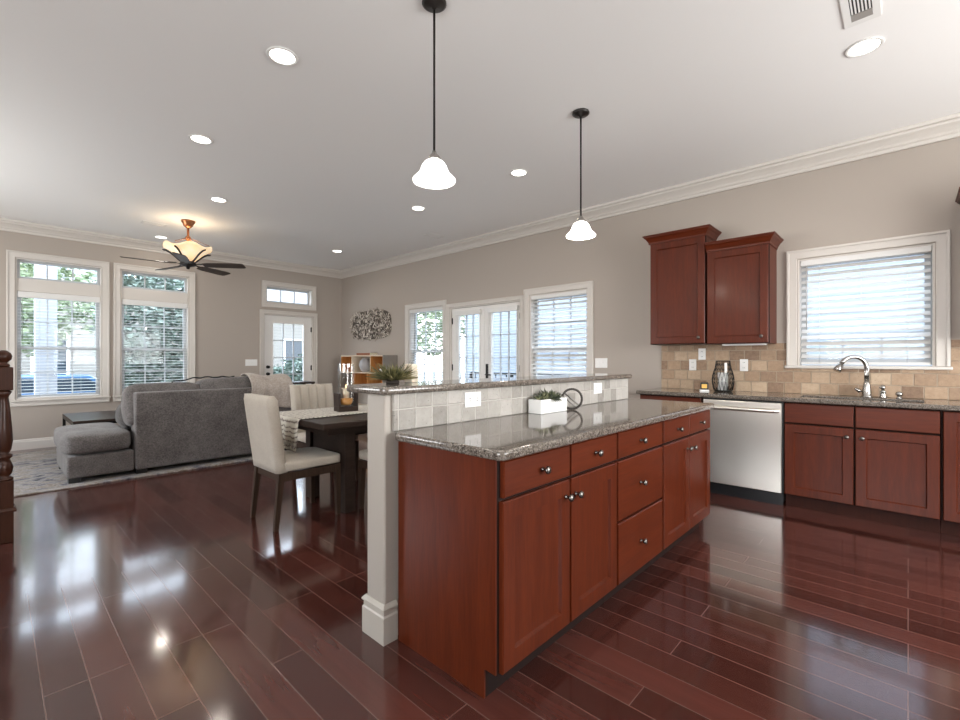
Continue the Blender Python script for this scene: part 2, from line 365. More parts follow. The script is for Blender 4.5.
m = M['rug'] = mat('abstract_rug', (0.5, 0.48, 0.45), 0.95); t = NT(m)
a = t.n('TexNoise', Scale=2.4, Detail=8, Roughness=0.72, Distortion=1.4); t.l(t.world((1, 2.0, 1)), a.inputs['Vector'])
t.l(t.ramp(a.outputs['Fac'], [(0.36, (0.04, 0.04, 0.05)), (0.44, (0.19, 0.18, 0.20)), (0.49, (0.36, 0.335, 0.31)), (0.54, (0.19, 0.15, 0.12)), (0.60, (0.40, 0.37, 0.34)), (0.68, (0.22, 0.22, 0.24))]), t.p.inputs['Base Color'])
m = M['runner'] = mat('woven_runner', (0.7, 0.66, 0.58), 0.9); t = NT(m)
wv = t.n('TexWave', Scale=9.0, Distortion=2.5); wv.bands_direction = 'X'; sp_ = t.n('SeparateXYZ'); t.l(t.coord(), sp_.inputs[0]); sb_ = t.n('Math', operation='SUBTRACT'); t.l(sp_.outputs['X'], sb_.inputs[0]); t.l(sp_.outputs['Z'], sb_.inputs[1]); cb_ = t.n('CombineXYZ'); t.l(sb_.outputs[0], cb_.inputs[0]); t.l(sp_.outputs['Y'], cb_.inputs[1]); t.l(cb_.outputs[0], wv.inputs['Vector']); nn = t.n('TexNoise', Scale=70.0, Detail=2); t.l(t.coord((0.6, 1, 1)), nn.inputs['Vector'])
mm = t.mix(0.5, wv.outputs['Fac'], nn.outputs['Fac']); t.l(t.ramp(mm, [(0.26, (0.20, 0.17, 0.15)), (0.36, (0.56, 0.52, 0.46)), (0.6, (0.70, 0.67, 0.60))]), t.p.inputs['Base Color'])

# outdoors
M['lawn'] = mat('pale_paving', (0.30, 0.30, 0.28), 0.9)
def leafmat(name, a, b, c):
    m = mat(name, b, 0.7); t = NT(m); n = t.n('TexNoise', Scale=5.0, Detail=3); t.l(t.world(), n.inputs['Vector'])
    t.l(t.ramp(n.outputs['Fac'], [(0.35, a), (0.5, b), (0.68, c)]), t.p.inputs['Base Color']); return m
M['hedge'] = leafmat('hedge_leaf', (0.05, 0.075, 0.055), (0.16, 0.205, 0.16), (0.42, 0.47, 0.41))
M['leaf'] = leafmat('tree_leaf', (0.10, 0.14, 0.06), (0.28, 0.33, 0.19), (0.50, 0.53, 0.38))
M['bark'] = wood('bark', (0.06, 0.045, 0.035), (0.14, 0.11, 0.09), 0.9)
def siding(name, c, pitch):
    m = mat(name, c, 0.7); t = NT(m); sp = t.n('SeparateXYZ'); t.l(t.world(), sp.inputs[0]); fr = t.n('Math', operation='MODULO'); fr.inputs[1].default_value = pitch
    t.l(sp.outputs['Z'], fr.inputs[0]); lt = t.n('Math', operation='DIVIDE'); lt.inputs[1].default_value = pitch; t.l(fr.outputs[0], lt.inputs[0])
    t.l(t.ramp(lt.outputs[0], [(0.0, tuple(v * 0.55 for v in c)), (0.12, c), (1.0, c)]), t.p.inputs['Base Color']); return m
M['siding'] = siding('pale_siding', (0.30, 0.325, 0.36), 0.14)
M['stucco'] = siding('cream_siding', (0.235, 0.215, 0.19), 0.16)
M['roofing'] = mat('grey_shingle', (0.20, 0.19, 0.19), 0.9)
M['car_paint'] = mat('blue_car_paint', (0.10, 0.22, 0.42), 0.2, 0.2, Coat_Weight=1.0)
M['car_glass'] = mat('dark_car_glass', (0.03, 0.045, 0.06), 0.05)
M['tyre'] = mat('tyre_rubber', (0.015, 0.015, 0.015), 0.8)

# ------------------------------------------------------------------ room shell
XR, YF, ZC, XL, YB = 5.10, 8.80, 3.09, -2.30, -2.70
TH = 0.16
bm = B(); box(bm, XL - TH, XR + TH, YB - TH, YF + TH, -0.12, 0.0); struct('floor', bm, M['floor'])
bm = B(); box(bm, XL - TH, XR + TH, YB - TH, YF + TH, ZC, ZC + 0.2); struct('ceiling', bm, M['ceil'])
# openings (world coordinates)
W1 = (0.225, 1.130, 0.68, 2.605); W2 = (1.355, 2.265, 0.68, 2.605)
TR = (3.53, 4.43, 2.30, 2.62); DF = (3.485, 4.465, 0.0, 2.085)
bm = B(); hs = [W1, W2, TR, DF]; us, vz = grid_holes(XL - TH, XR + TH, 0, ZC, hs)
cells(bm, us, vz, hs, YF, YF + TH, lambda u, v, w_: (u, w_, v)); struct('wall_far', bm, M['wall'])
KW = (-0.155, 0.745, 1.175, 2.15); WL = (5.61, 6.51, 0.62, 2.115); WR = (2.93, 3.83, 0.62, 2.115); DP = (3.99, 5.45, 0.0, 2.065)
bm = B(); hs = [KW, WL, WR, DP]; us, vz = grid_holes(YB - TH, YF, 0, ZC, hs)
cells(bm, us, vz, hs, XR, XR + TH, lambda u, v, w_: (w_, u, v)); struct('wall_right', bm, M['wall'])
bm = B(); hs = [(1.4, 4.4, 0.7, 2.4)]; us, vz = grid_holes(XL - TH, XR + TH, 0, ZC, hs)
cells(bm, us, vz, hs, YB - TH, YB, lambda u, v, w_: (u, w_, v)); struct('wall_back', bm, M['wall'])
bm = B(); hs = [(-0.95, 1.35, 0.7, 2.4), (5.1, 7.5, 0.8, 2.4)]; us, vz = grid_holes(YB, YF, 0, ZC, hs)  # unseen openings made up to hold the two added lights
cells(bm, us, vz, hs, XL - TH, XL, lambda u, v, w_: (w_, u, v)); struct('wall_left', bm, M['wall'])
# crown moulding runs round the room
prof = [(0, 2.945), (0.016, 2.945), (0.018, 2.972), (0.03, 2.98), (0.038, 2.998), (0.062, 3.022), (0.088, 3.04), (0.092, 3.056), (0.112, 3.062), (0.118, 3.0885), (0, 3.0885)]
for nm, path in (('trim_1', [(XR, YB + 0.13), (XR, YF), (XL, YF)]), ('trim_2', [(XL, YF - 0.13), (XL, YB), (XR - 0.13, YB)])):
    bm = B(); sweep(bm, path, prof); struct(nm, bm, M['trim'])
bp = [(0, 0), (0.016, 0), (0.016, 0.105), (0.011, 0.118), (0.011, 0.128), (0.004, 0.14), (0, 0.14)]
for nm, path in (('baseboard_far', [(3.395, YF), (XL, YF)]), ('baseboard_right', [(XR, 5.545), (XR, YF), (4.56, YF)]), ('baseboard_kitchen', [(XR, 2.06), (XR, 3.89)])):
    bm = B(); sweep(bm, path, bp); struct(nm, bm, M['trim'])

# ------------------------------------------------------------------ windows, doors, blinds
def casing(parent, x0, x1, z0, z1, wd=0.09, floor=False, sill=False, apron=True):
    bm = B(); zz = -0.09 if floor else z0
    s = (1, 1, 0 if floor or not apron else 1, 1)
    za = z0 if floor or not apron else z0 - wd
    ring(bm, x0 - wd, x1 + wd, za, z1 + wd, wd - 0.006, -0.017, 0.0, 0.003, 2, s)
    o = obj('casing', bm, M['trim'], parent)
    bm = B(); ring(bm, x0 - wd, x1 + wd, za, z1 + wd, 0.022, -0.028, -0.0165, 0.004, 2, s); obj('backband', bm, M['trim'], o)
    bm = B(); ring(bm, x0, x1, z0, z1, 0.014, 0.0, TH - 0.002, 0, 2, s); obj('jamb', bm, M['trim'], parent)
    if sill:
        bm = B(); box(bm, x0 - wd - 0.012, x1 + wd + 0.012, -0.045, 0.03, z0 - 0.028, z0 - 0.002, 0.006); obj('sill', bm, M['trim'], parent)
def sash(parent, x0, x1, z0, z1, cols, rows, y=0.085, fw=0.045, mw=0.016):
    bm = B(); ring(bm, x0, x1, z0, z1, fw, y, y + 0.035, 0.003, 2); f = obj('sash', bm, M['vinyl_backlit'], parent)
    bm = B()
    for i in range(1, cols):
        x = x0 + fw + (x1 - x0 - 2 * fw) * i / cols; box(bm, x - mw / 2, x + mw / 2, y + 0.008, y + 0.026, z0 + fw, z1 - fw)
    for i in range(1, rows):
        z = z0 + fw + (z1 - z0 - 2 * fw) * i / rows; box(bm, x0 + fw, x1 - fw, y + 0.009, y + 0.025, z - mw / 2, z + mw / 2)
    if cols > 1 or rows > 1: obj('muntin_grid', bm, M['vinyl_backlit'], f)
    else: bm.free()
    bm = B(); box(bm, x0 + fw - 0.005, x1 - fw + 0.005, y + 0.015, y + 0.019, z0 + fw - 0.005, z1 - fw + 0.005); obj('pane', bm, M['pane'], f)
def blind(frame, x0, x1, z0, z1, tilt, label, y=0.04, pitch=0.044, head=0.055, cords=2, group='white window blinds', valance=True, depth=0.05):
    loc, rot = frame; th = thing('window_blind', label, 'window blind', loc, rot, group)
    bm = B(); box(bm, x0 + 0.003, x1 - 0.003, y - 0.03, y + 0.028, z1 - head, z1 - 0.003, 0.004); obj('headrail', bm, M['slat'], th)
    bm = B(); z = z1 - head - 0.03; ct, st = math.cos(tilt) * depth / 2, math.sin(tilt) * depth / 2; n = 0
    while z > z0 + 0.05:
        P = [(-ct, -st), (0, 0.0025), (ct, st)]
        rows = []
        for dy, dz in P:
            rows.append((bm.verts.new((x0 + 0.008, y + dy, z + dz)), bm.verts.new((x1 - 0.008, y + dy, z + dz))))
        for a, b in zip(rows, rows[1:]): bm.faces.new((a[0], a[1], b[1], b[0]))
        z -= pitch; n += 1
    zb = z
    o = obj('slats', bm, M['slat'], th); s = o.modifiers.new('s', 'SOLIDIFY'); s.thickness = 0.0025
    bm = B(); box(bm, x0 + 0.006, x1 - 0.006, y - 0.022, y + 0.022, z0 + 0.004, z0 + 0.026, 0.004); obj('bottom_rail', bm, M['slat'], th)
    for i in range(cords):
        x = x0 + (x1 - x0) * (i + 0.5) / cords if cords > 1 else (x0 + x1) / 2
        bm = B(); tube(bm, [(x, y - 0.027, z0 + 0.02), (x, y - 0.027, z1 - head)], 0.0012, 5); obj('cord', bm, M['slat'], th)
    bm = B(); tube(bm, [(x0 + 0.05, y - 0.036, z1 - 0.65), (x0 + 0.05, y - 0.034, z1 - head)], 0.004, 6); obj('tilt_wand', bm, M['slat'], th)
    return th
FAR = ((0, YF, 0), 0.0)
RT = ((XR, 0, 0), R(-90))           # local x = -world Y

def dhung(par, x0, x1, z0, zr, z1, cols=3, rows=2, ucols=None):
    sash(par, x0 + 0.014, x1 - 0.014, zr - 0.025, z1 - 0.014, ucols or cols, rows, 0.105)
    sash(par, x0 + 0.014, x1 - 0.014, z0 + 0.014, zr + 0.02, cols, rows, 0.068)
for nm, (x0, x1, z0, z1), lab in (('window_1', W1, 'white open-slat blind on the living room window beside the newel post'), ('window_2', W2, 'white open-slat blind on the living room window above the grey sofa')):
    e = sempty(nm, *FAR); casing(e, x0, x1, z0, z1, 0.088, sill=True)
    sash(e, x0 + 0.014, x1 - 0.014, 2.335, z1 - 0.014, 3, 1, 0.07, 0.032)
    bm = B(); box(bm, x0 + 0.014, x1 - 0.014, 0.02, 0.12, 2.16, 2.335, 0.004); obj('mullion_board', bm, M['trim'], e)
    dhung(e, x0, x1, z0, 1.39, 2.16)
    blind(FAR, x0 + 0.016, x1 - 0.016, z0 + 0.004, 2.16, R(4), lab, head=0.085)
e = sempty('window_3', *FAR); casing(e, *TR, 0.085); sash(e, TR[0] + .014, TR[1] - .014, TR[2] + .014, TR[3] - .014, 3, 1, 0.09, 0.034)
rt = lambda o: (-o[1], -o[0], o[2], o[3])
e = sempty('window_4', *RT); casing(e, *rt(KW), 0.085, sill=True, apron=False); k = rt(KW); dhung(e, k[0], k[1], k[2], 1.44, k[3], 3, 1, 1)
blind(RT, k[0] + .016, k[1] - .016, k[2] + .004, k[3] - 0.002, R(33), 'white slatted blind on the window above the kitchen sink', y=0.035, head=0.06, cords=3, pitch=0.057, depth=0.064)
e = sempty('window_5', *RT); k = rt(WL); casing(e, *k, 0.088, sill=True); dhung(e, k[0], k[1], k[2], 1.37, k[3])
blind(RT, k[0] + .016, k[1] - .016, k[2] + .004, k[3] - 0.002, R(10), 'white blind on the window between the patio doors and the bookshelf', y=0.03, head=0.06)
e = sempty('window_6', *RT); k = rt(WR); casing(e, *k, 0.088, sill=True); dhung(e, k[0], k[1], k[2], 1.37, k[3])
blind(RT, k[0] + .016, k[1] - .016, k[2] + .004, k[3] - 0.002, R(30), 'white blind on the window between the patio doors and the kitchen', y=0.035, head=0.06, pitch=0.057, depth=0.062)

def leaf_door(par, x0, x1, z0, z1, gx0, gx1, gz0, gz1, cols, rows, y0=0.03, knobs=None, hinges=None, name='door_leaf'):
    bm = B(); us, vz = grid_holes(x0, x1, z0, z1, [(gx0, gx1, gz0, gz1)]); cells(bm, us, vz, [(gx0, gx1, gz0, gz1)], y0, y0 + 0.045, lambda u, v, w_: (u, w_, v), 0.002, 1)
    d = obj(name, bm, M['door'], par)
    bm = B(); ring(bm, gx0 - 0.022, gx1 + 0.022, gz0 - 0.022, gz1 + 0.022, 0.026, y0 - 0.009, y0 + 0.002, 0.004); obj('glazing_bead', bm, M['door'], d)
    bm = B()
    for i in range(1, cols):
        x = gx0 + (gx1 - gx0) * i / cols; box(bm, x - .008, x + .008, y0 + .006, y0 + .036, gz0, gz1)
    for i in range(1, rows):
        z = gz0 + (gz1 - gz0) * i / rows; box(bm, gx0, gx1, y0 + .007, y0 + .035, z - .008, z + .008)
    obj('muntin_grid', bm, M['vinyl_backlit'], d)
    bm = B(); box(bm, gx0, gx1, y0 + 0.019, y0 + 0.023, gz0, gz1); obj('pane', bm, M['pane'], d)
    for (x, z) in (knobs or []):
        bm = B(); lathe(bm, [(0.03, -0.002), (0.03, 0.006), (0.012, 0.01), (0.012, 0.03), (0.026, 0.04), (0.028, 0.055), (0.018, 0.066), (0, 0.068)], 16, (x, y0, z), '-y'); obj('knob', bm, M['black'], d)
    for (x, z) in (hinges or []):
        bm = B(); tube(bm, [(x, y0 - 0.006, z - 0.05), (x, y0 - 0.006, z + 0.05)], 0.009, 8); box(bm, x - 0.02, x + 0.006, y0 - 0.003, y0 + 0.002, z - 0.045, z + 0.045); obj('hinge', bm, M['black'], d)
    return d
e = sempty('door_1', *FAR); casing(e, *DF, 0.075, floor=True)
leaf_door(e, DF[0] + 0.016, DF[1] - 0.016, 0.01, DF[3] - 0.016, 3.675, 4.28, 0.28, 1.925, 3, 5, 0.05, [(3.575, 1.085), (3.575, 0.955)], [(4.445, 1.83), (4.445, 1.06), (4.445, 0.25)])
e = sempty('door_2', *RT); k = rt(DP); casing(e, *k, 0.062, floor=True)
d1 = leaf_door(e, k[0] + .016, -4.722, 0.01, k[3] - .016, -5.27, -4.82, 0.26, 1.93, 3, 5, 0.04, None, [(k[0] + .03, 1.85), (k[0] + .03, 1.1)])
d2 = leaf_door(e, -4.718, k[1] - .016, 0.01, k[3] - .016, -4.57, -4.09, 0.26, 1.93, 3, 5, 0.04, None, [(k[1] - .03, 1.85), (k[1] - .03, 1.1)])
bm = B(); box(bm, -4.685, -4.635, 0.030, 0.041, 0.90, 1.16, 0.004)
tube(bm, [(-4.66, 0.035, 1.0), (-4.66, -0.005, 1.0), (-4.60, -0.012, 1.0), (-4.55, -0.01, 0.995)], 0.009, 8); obj('lever_handle', bm, M['black'], d2)
PD = ((XR, 0, 0), R(-90))
blind(PD, -5.32, -4.77, 0.2, 2.0, R(6), 'white blind on the patio door leaf nearer the bookshelf', y=0.012, pitch=0.042, head=0.075, depth=0.03)
blind(PD, -4.62, -4.04, 0.2, 2.0, R(6), 'white blind on the patio door leaf nearer the kitchen', y=0.012, pitch=0.042, head=0.075, depth=0.03)

# ------------------------------------------------------------------ cabinet parts (local: front faces -y, x to the right, z up)
def knob(parent, x, y, z, m='knob'):
    bm = B(); lathe(bm, [(0.008, -0.001), (0.008, 0.004), (0.0055, 0.007), (0.0055, 0.016), (0.014, 0.021), (0.0165, 0.027), (0.013, 0.033), (0.0, 0.035)], 14, (0, 0, 0), '-y')
    return obj('knob', bm, M[m], parent, loc=(x, y, z))
def panel_front(bm, x0, x1, z0, z1, y0, y1, rail=None, drop=0.012):
    vs_ = box(bm, x0, x1, y0, y1, z0, z1)
    f = min((f for v in vs_ for f in v.link_faces), key=lambda f: f.calc_center_median().y)
    bmesh.ops.recalc_face_normals(bm, faces=bm.faces[:])
    def inset(f, th, dp):
        bmesh.ops.inset_region(bm, faces=[f], thickness=th, depth=0.0, use_even_offset=True)
        if dp:
            for v in f.verts: v.co.y += dp
    for v in f.verts: v.co.y += 0.004
    inset(f, 0.004, -0.004)
    if rail:
        inset(f, rail, 0); inset(f, 0.006, drop)
    return f
def front(name, x0, x1, z0, z1, parent, rail=None, knobs=(), horiz=False, th=0.02):
    bm = B(); panel_front(bm, x0, x1, z0, z1, -th, -0.0005, rail)
    o = obj(name, bm, M['cherry_h' if horiz else 'cherry'], parent)
    for x, z in knobs: knob(o, x, -th, z)
    return o
def carcass(parent, wd, depth, z0, z1, toe=0.06, toe_mat=None, left_panel=False):
    bm = B(); box(bm, 0.0005, wd - 0.0005, 0.0125, depth, z0, z1); b = obj('body', bm, M['cherry'], parent)
    bm = B(); box(bm, 0.0015, wd - 0.0015, 0.0, 0.012, z0 + 0.001, 0.8755); obj('face_frame', bm, M['cherry_shaded'], parent)
    if toe is not None:
        bm = B(); box(bm, 0.0005, wd - 0.0005, toe, depth, 0.0, z0); obj('toe_kick', bm, toe_mat or M['cherry_shaded'], parent)
    return b

def rounded_slab(bm, x0, x1, y0, y1, z0, z1, rc, rb):
    cells(bm, [x0, x1], [y0, y1], [], z0, z1)
    es = [e for e in bm.edges if abs(e.verts[0].co.z - e.verts[1].co.z) > 0.01]
    bmesh.ops.bevel(bm, geom=es, offset=rc, segments=6, affect='EDGES', profile=0.5); bmesh.ops.recalc_face_normals(bm, faces=bm.faces[:]); bm.normal_update()
    es = [e for e in bm.edges if len(e.link_faces) == 2 and abs(abs(e.link_faces[0].normal.z) - abs(e.link_faces[1].normal.z)) > 0.5]
    bmesh.ops.bevel(bm, geom=es, offset=rb, segments=3, affect='EDGES', profile=0.5)
    for f in bm.faces: f.smooth = abs(f.normal.z) < 0.99
# ------------------------------------------------------------------ island
YI = 1.066; YBK = 1.632
def island_cab(name_label, x0, x1, divs):
    t_ = thing('base_cabinet', name_label, 'cabinet', (x0, YI, 0), 0, 'cherry cabinets of the island')
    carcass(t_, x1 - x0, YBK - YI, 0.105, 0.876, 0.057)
    return t_
a = island_cab('cherry island cabinet with two drawers over two doors, nearest the painted post', 1.226, 2.112, None)
bm = B(); us = [0.0, 0.055, YBK - YI]; cells(bm, [0.0005, 0.055, YBK - YI], [0.0, 0.108, 0.876], [(0, 0.055, 0, 0.108)], -0.006, 0.001, lambda u, v, w_: (w_, u, v)); obj('end_panel', bm, M['cherry'], a)
front('drawer', 0.018, 0.452, 0.735, 0.866, a, None, [(0.25, 0.80)], True); front('drawer', 0.462, 0.880, 0.735, 0.866, a, None, [(0.668, 0.803)], True)
front('door', 0.012, 0.452, 0.110, 0.722, a, 0.062, [(0.418, 0.655)]); front('door', 0.462, 0.880, 0.110, 0.722, a, 0.062, [(0.496, 0.652)])
b = island_cab('cherry island cabinet with a stack of three drawers, in the middle of the island', 2.113, 2.688, None)
for z0, z1 in ((0.735, 0.866), (0.425, 0.722), (0.110, 0.412)): front('drawer', 0.008, 0.567, z0, z1, b, None, [(0.265, z1 - 0.068 if z1 > 0.8 else (z0 + z1) / 2)], True)
c = island_cab('cherry island cabinet with two small drawers over two narrow doors, nearest the dishwasher', 2.689, 3.562, None)
front('drawer', 0.012, 0.436, 0.735, 0.866, c, None, [(0.23, 0.797)], True); front('drawer', 0.444, 0.868, 0.735, 0.866, c, None, [(0.65, 0.797)], True)
front('door', 0.012, 0.436, 0.110, 0.722, c, 0.062, [(0.395, 0.652)]); front('door', 0.444, 0.868, 0.110, 0.722, c, 0.062, [(0.486, 0.648)])
bm = B(); rounded_slab(bm, 1.190, 3.562, 1.012, 1.6345, 0.8775, 0.914, 0.03, 0.011)
tag(obj('countertop', bm, M['granite']), 'polished speckled granite countertop on the island', 'countertop')
# half wall behind the island with its painted end post
bm = B(); cells(bm, [1.163, 3.485], [1.655, 1.79], [], 0.0, 1.077, bev=0.008, seg=2); hw = struct('wall_island', bm, M['post'])
pp = [(0, 0), (0.015, 0), (0.015, 0.115), (0.010, 0.122), (0.010, 0.140), (0.017, 0.146), (0.017, 0.153), (0.004, 0.168), (0, 0.168)]
bm = B(); sweep(bm, [(1.2235, 1.655), (1.163, 1.655), (1.163, 1.79), (3.485, 1.79)], pp)
tb = obj('plinth', bm, M['post_trim'], hw)
bm = B(); box(bm, 1.2005, 3.485, 1.636, 1.6545, 0.9145, 1.0765, 0.003); o = struct('backsplash_island', bm, M['tile_bar'])
bm = B(); rounded_slab(bm, 1.128, 3.515, 1.606, 1.93, 1.0785, 1.112, 0.035, 0.012)
tag(obj('bar_top', bm, M['granite']), 'raised granite bar top running along the half wall of the island', 'bar top')

def outlet(label, loc, rot, horiz=False, kind='outlet', gangs=1, group='outlets and switches'):
    t_ = thing('power_outlet' if kind == 'outlet' else 'light_switch', label, kind, loc, rot, group)
    wd, ht = (0.118, 0.078) if horiz else (0.072 if gangs == 1 else 0.046 * gangs + 0.026, 0.118)
    bm = B(); box(bm, -wd / 2, wd / 2, -0.006, -0.0005, -ht / 2, ht / 2, 0.0025); obj('plate', bm, M['white'], t_)
    if kind == 'outlet':
        for s in (-1, 1):
            cx, cz = (s * 0.026, 0) if horiz else (0, s * 0.026)
            bm = B(); box(bm, cx - 0.016, cx + 0.016, -0.0085, -0.0055, cz - 0.016, cz + 0.016, 0.002); s_ = obj('socket', bm, M['white'], t_)
            bm = B()
            for q in (-0.006, 0.006):
                if horiz: box(bm, cx - 0.005, cx + 0.005, -0.0092, -0.008, q - 0.0014, q + 0.0014)
                else: box(bm, cx + q - 0.0014, cx + q + 0.0014, -0.0092, -0.008, cz - 0.005, cz + 0.005)
            obj('slot', bm, M['black_plastic'], s_)
    else:
        for g in range(gangs):
            cx = (g - (gangs - 1) / 2) * 0.046
            bm = B(); box(bm, cx - 0.0055, cx + 0.0055, -0.016, -0.0055, -0.004, 0.014, 0.001); obj('toggle', bm, M['white'], t_)
    return t_
outlet('white power outlet set sideways in the grey tile beside the painted post', (1.692, 1.636, 1.024), 0, True)
outlet('white power outlet set sideways in the grey tile at the far end of the bar', (2.985, 1.636, 1.022), 0, True)
outlet('white switch plate on the wall between the patio window and the cabinets', (XR, 2.74, 1.185), R(-90), kind='switch', gangs=3)
outlet('white switch plate on the living room wall beside the white back door', (3.262, YF, 1.17), 0, kind='switch', gangs=4)

# ------------------------------------------------------------------ kitchen wall run (front faces -X)
XF = 4.54
def kcab(label, ya, yb, z0=0.105, z1=0.876, depth=0.545, x=XF, name='base_cabinet', toe=0.06, group='cherry cabinets along the kitchen wall'):
    t_ = thing(name, label, 'cabinet', (x, ya, 0 if toe is not None else 0), R(-90), group)
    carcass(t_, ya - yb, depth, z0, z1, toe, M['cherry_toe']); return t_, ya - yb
t_, wd = kcab('cherry base cabinet left of the dishwasher, only its drawer showing over the island', 2.005, 1.402)
front('drawer', 0.01, wd - 0.01, 0.735, 0.866, t_, None, [(wd / 2, 0.80)], True); front('door', 0.01, wd - 0.01, 0.110, 0.722, t_, 0.06, [(wd - 0.05, 0.655)])
t_, wd = kcab('cherry sink cabinet with two false fronts over two doors, under the kitchen window', 0.757, -0.166, z1=0.66)
front('false_front', 0.004, 0.450, 0.708, 0.866, t_, None, (), True); front('false_front', 0.462, wd - 0.004, 0.708, 0.866, t_, None, (), True)
front('door', 0.004, 0.450, 0.110, 0.694, t_, 0.06, [(0.410, 0.63)]); front('door', 0.462, wd - 0.004, 0.110, 0.694, t_, 0.06, [(0.502, 0.63)])
t_, wd = kcab('cherry base cabinet at the photo edge, right of the sink cabinet', -0.168, -1.08)
front('door', 0.010, 0.452, 0.110, 0.866, t_, 0.06, [(0.42, 0.80)]); front('door', 0.460, wd - 0.01, 0.110, 0.866, t_, 0.06, [(0.50, 0.80)])
# dishwasher
d = thing('dishwasher', 'stainless steel dishwasher with a bar handle between the cherry cabinets', 'dishwasher', (XF, 1.398, 0), R(-90)); wd = 0.637
bm = B(); box(bm, 0.003, wd - 0.003, 0.005, 0.54, 0.03, 0.87); obj('tub', bm, M['black_plastic'], d)
bm = B(); box(bm, 0.010, wd - 0.012, -0.026, 0.0045, 0.105, 0.862, 0.006); obj('door', bm, M['steel'], d)
bm = B(); box(bm, 0.004, wd - 0.004, 0.0, 0.0048, 0.0, 0.104); obj('kick_plate', bm, M['black_plastic'], d)
bm = B(); n = 14; pts = [(0.03 + (wd - 0.06) * i / n, -0.028 - 0.034 * math.sin(math.pi * min(1, max(0, i / n))) ** 0.45, 0.795) for i in range(n + 1)]
tube(bm, pts, 0.018, 12); h = obj('handle', bm, M['steel'], d); h.scale = (1, 1, 1)
# counter, sink
bm = B(); hole = (4.605, 4.925, -0.085, 0.675); us, vz = grid_holes(4.492, XR - 0.0005, -1.10, 2.03, [hole]); cells(bm, us, vz, [hole], 0.8775, 0.914, bev=0.010, seg=3)
tag(obj('countertop', bm, M['granite']), 'long granite countertop along the kitchen wall with the sink cut-out', 'countertop')
bm = B(); x0, x1, y0, y1, zt, zb = 4.600, 4.930, -0.09, 0.68, 0.8765, 0.69
us, vz = grid_holes(x0 - 0.006, x1 + 0.006, y0 - 0.006, y1 + 0.006, [(x0 + 0.006, x1 - 0.006, y0 + 0.006, y1 - 0.006)]); cells(bm, us, vz, [(x0 + 0.006, x1 - 0.006, y0 + 0.006, y1 - 0.006)], zb, zt)
s_ = thing('sink', 'undermount steel sink set in the granite under the kitchen window', 'sink', (0, 0, 0)); obj('basin_wall', bm, M['nickel'], s_)
bm = B(); box(bm, x0, x1, y0, y1, zb - 0.004, zb); obj('basin_floor', bm, M['nickel'], s_)
bm = B(); lathe(bm, [(0.04, 0), (0.04, 0.004), (0.028, 0.005), (0, 0.002)], 16, (4.76, 0.3, zb)); obj('drain', bm, M['chrome'], s_)
# faucet
f = thing('faucet', 'gooseneck nickel pull-down faucet behind the kitchen sink', 'faucet', (4.985, 0.252, 0.914), 0)
bm = B(); lathe(bm, [(0.040, 0), (0.040, 0.008), (0.033, 0.016), (0.030, 0.05), (0.025, 0.10), (0.021, 0.125), (0.018, 0.13)], 20); obj('body', bm, M['nickel'], f)
dx, dy = Vector((-0.115, 0.175)).normalized(); P = [(0, 0, 0.125), (0, 0, 0.24)]
for i in range(1, 15):
    a_ = math.pi * 0.86 * i / 14; r_ = 0.098; s = r_ - r_ * math.cos(a_); P.append((dx * s, dy * s, 0.24 + r_ * math.sin(a_)))
bm = B(); tube(bm, P, 0.0165, 12); obj('spout', bm, M['nickel'], f)
e0, e1 = Vector(P[-2]), Vector(P[-1]); dr = (e1 - e0).normalized()
bm = B(); tube(bm, [e1, e1 + dr * 0.012, e1 + dr * 0.05, e1 + dr * 0.075], [0.018, 0.022, 0.027, 0.030], 14); obj('spray_head', bm, M['nickel'], f)
bm = B(); tube(bm, [(0, 0.02, 0.045), (-0.005, 0.045, 0.05), (-0.02, 0.075, 0.072)], [0.018, 0.017, 0.010], 10); obj('lever', bm, M['nickel'], f)
s_ = thing('soap_dispenser', 'nickel soap dispenser pump right of the faucet', 'soap dispenser', (4.985, 0.150, 0.914))
bm = B(); lathe(bm, [(0.024, 0), (0.024, 0.008), (0.019, 0.02), (0.019, 0.05), (0.021, 0.055), (0.012, 0.062), (0.010, 0.075)], 16); obj('body', bm, M['nickel'], s_)
bm = B(); lathe(bm, [(0.015, 0.075), (0.017, 0.085), (0.013, 0.102), (0, 0.105)], 14); tube(bm, [(0, 0, 0.09), (-0.03, 0.01, 0.092), (-0.05, 0.016, 0.085)], 0.006, 8); obj('pump_head', bm, M['nickel'], s_)
s_ = thing('air_gap', 'small round nickel cap on the counter, right of the soap dispenser', 'sink fitting', (4.985, 0.052, 0.914))
bm = B(); lathe(bm, [(0.02, 0), (0.02, 0.006), (0.013, 0.012), (0.013, 0.022)], 16); obj('collar', bm, M['nickel'], s_)
bm = B(); lathe(bm, [(0.013, 0.022), (0.022, 0.028), (0.024, 0.042), (0.017, 0.054), (0, 0.058)], 16); obj('cap', bm, M['nickel'], s_)
# backsplash tiles
bm = B(); hs = [(-0.2435, 0.8335, 1.146, 1.382)]; us, vz = grid_holes(-1.10, 2.0, 0.9145, 1.382, hs); cells(bm, us, vz, hs, XR - 0.012, XR - 0.0005, lambda u, v, w_: (w_, u, v)); struct('backsplash_kitchen', bm, M['tile_back'])
outlet('white power outlet low on the travertine tile, left of the wire lantern', (XR - 0.012, 1.668, 1.172), R(-90))
outlet('white power outlet high on the travertine tile, just under the tall cabinet', (XR - 0.012, 1.575, 1.285), R(-90))
outlet('cream power outlet on the travertine tile between the wire lantern and window', (XR - 0.012, 1.185, 1.172), R(-90))
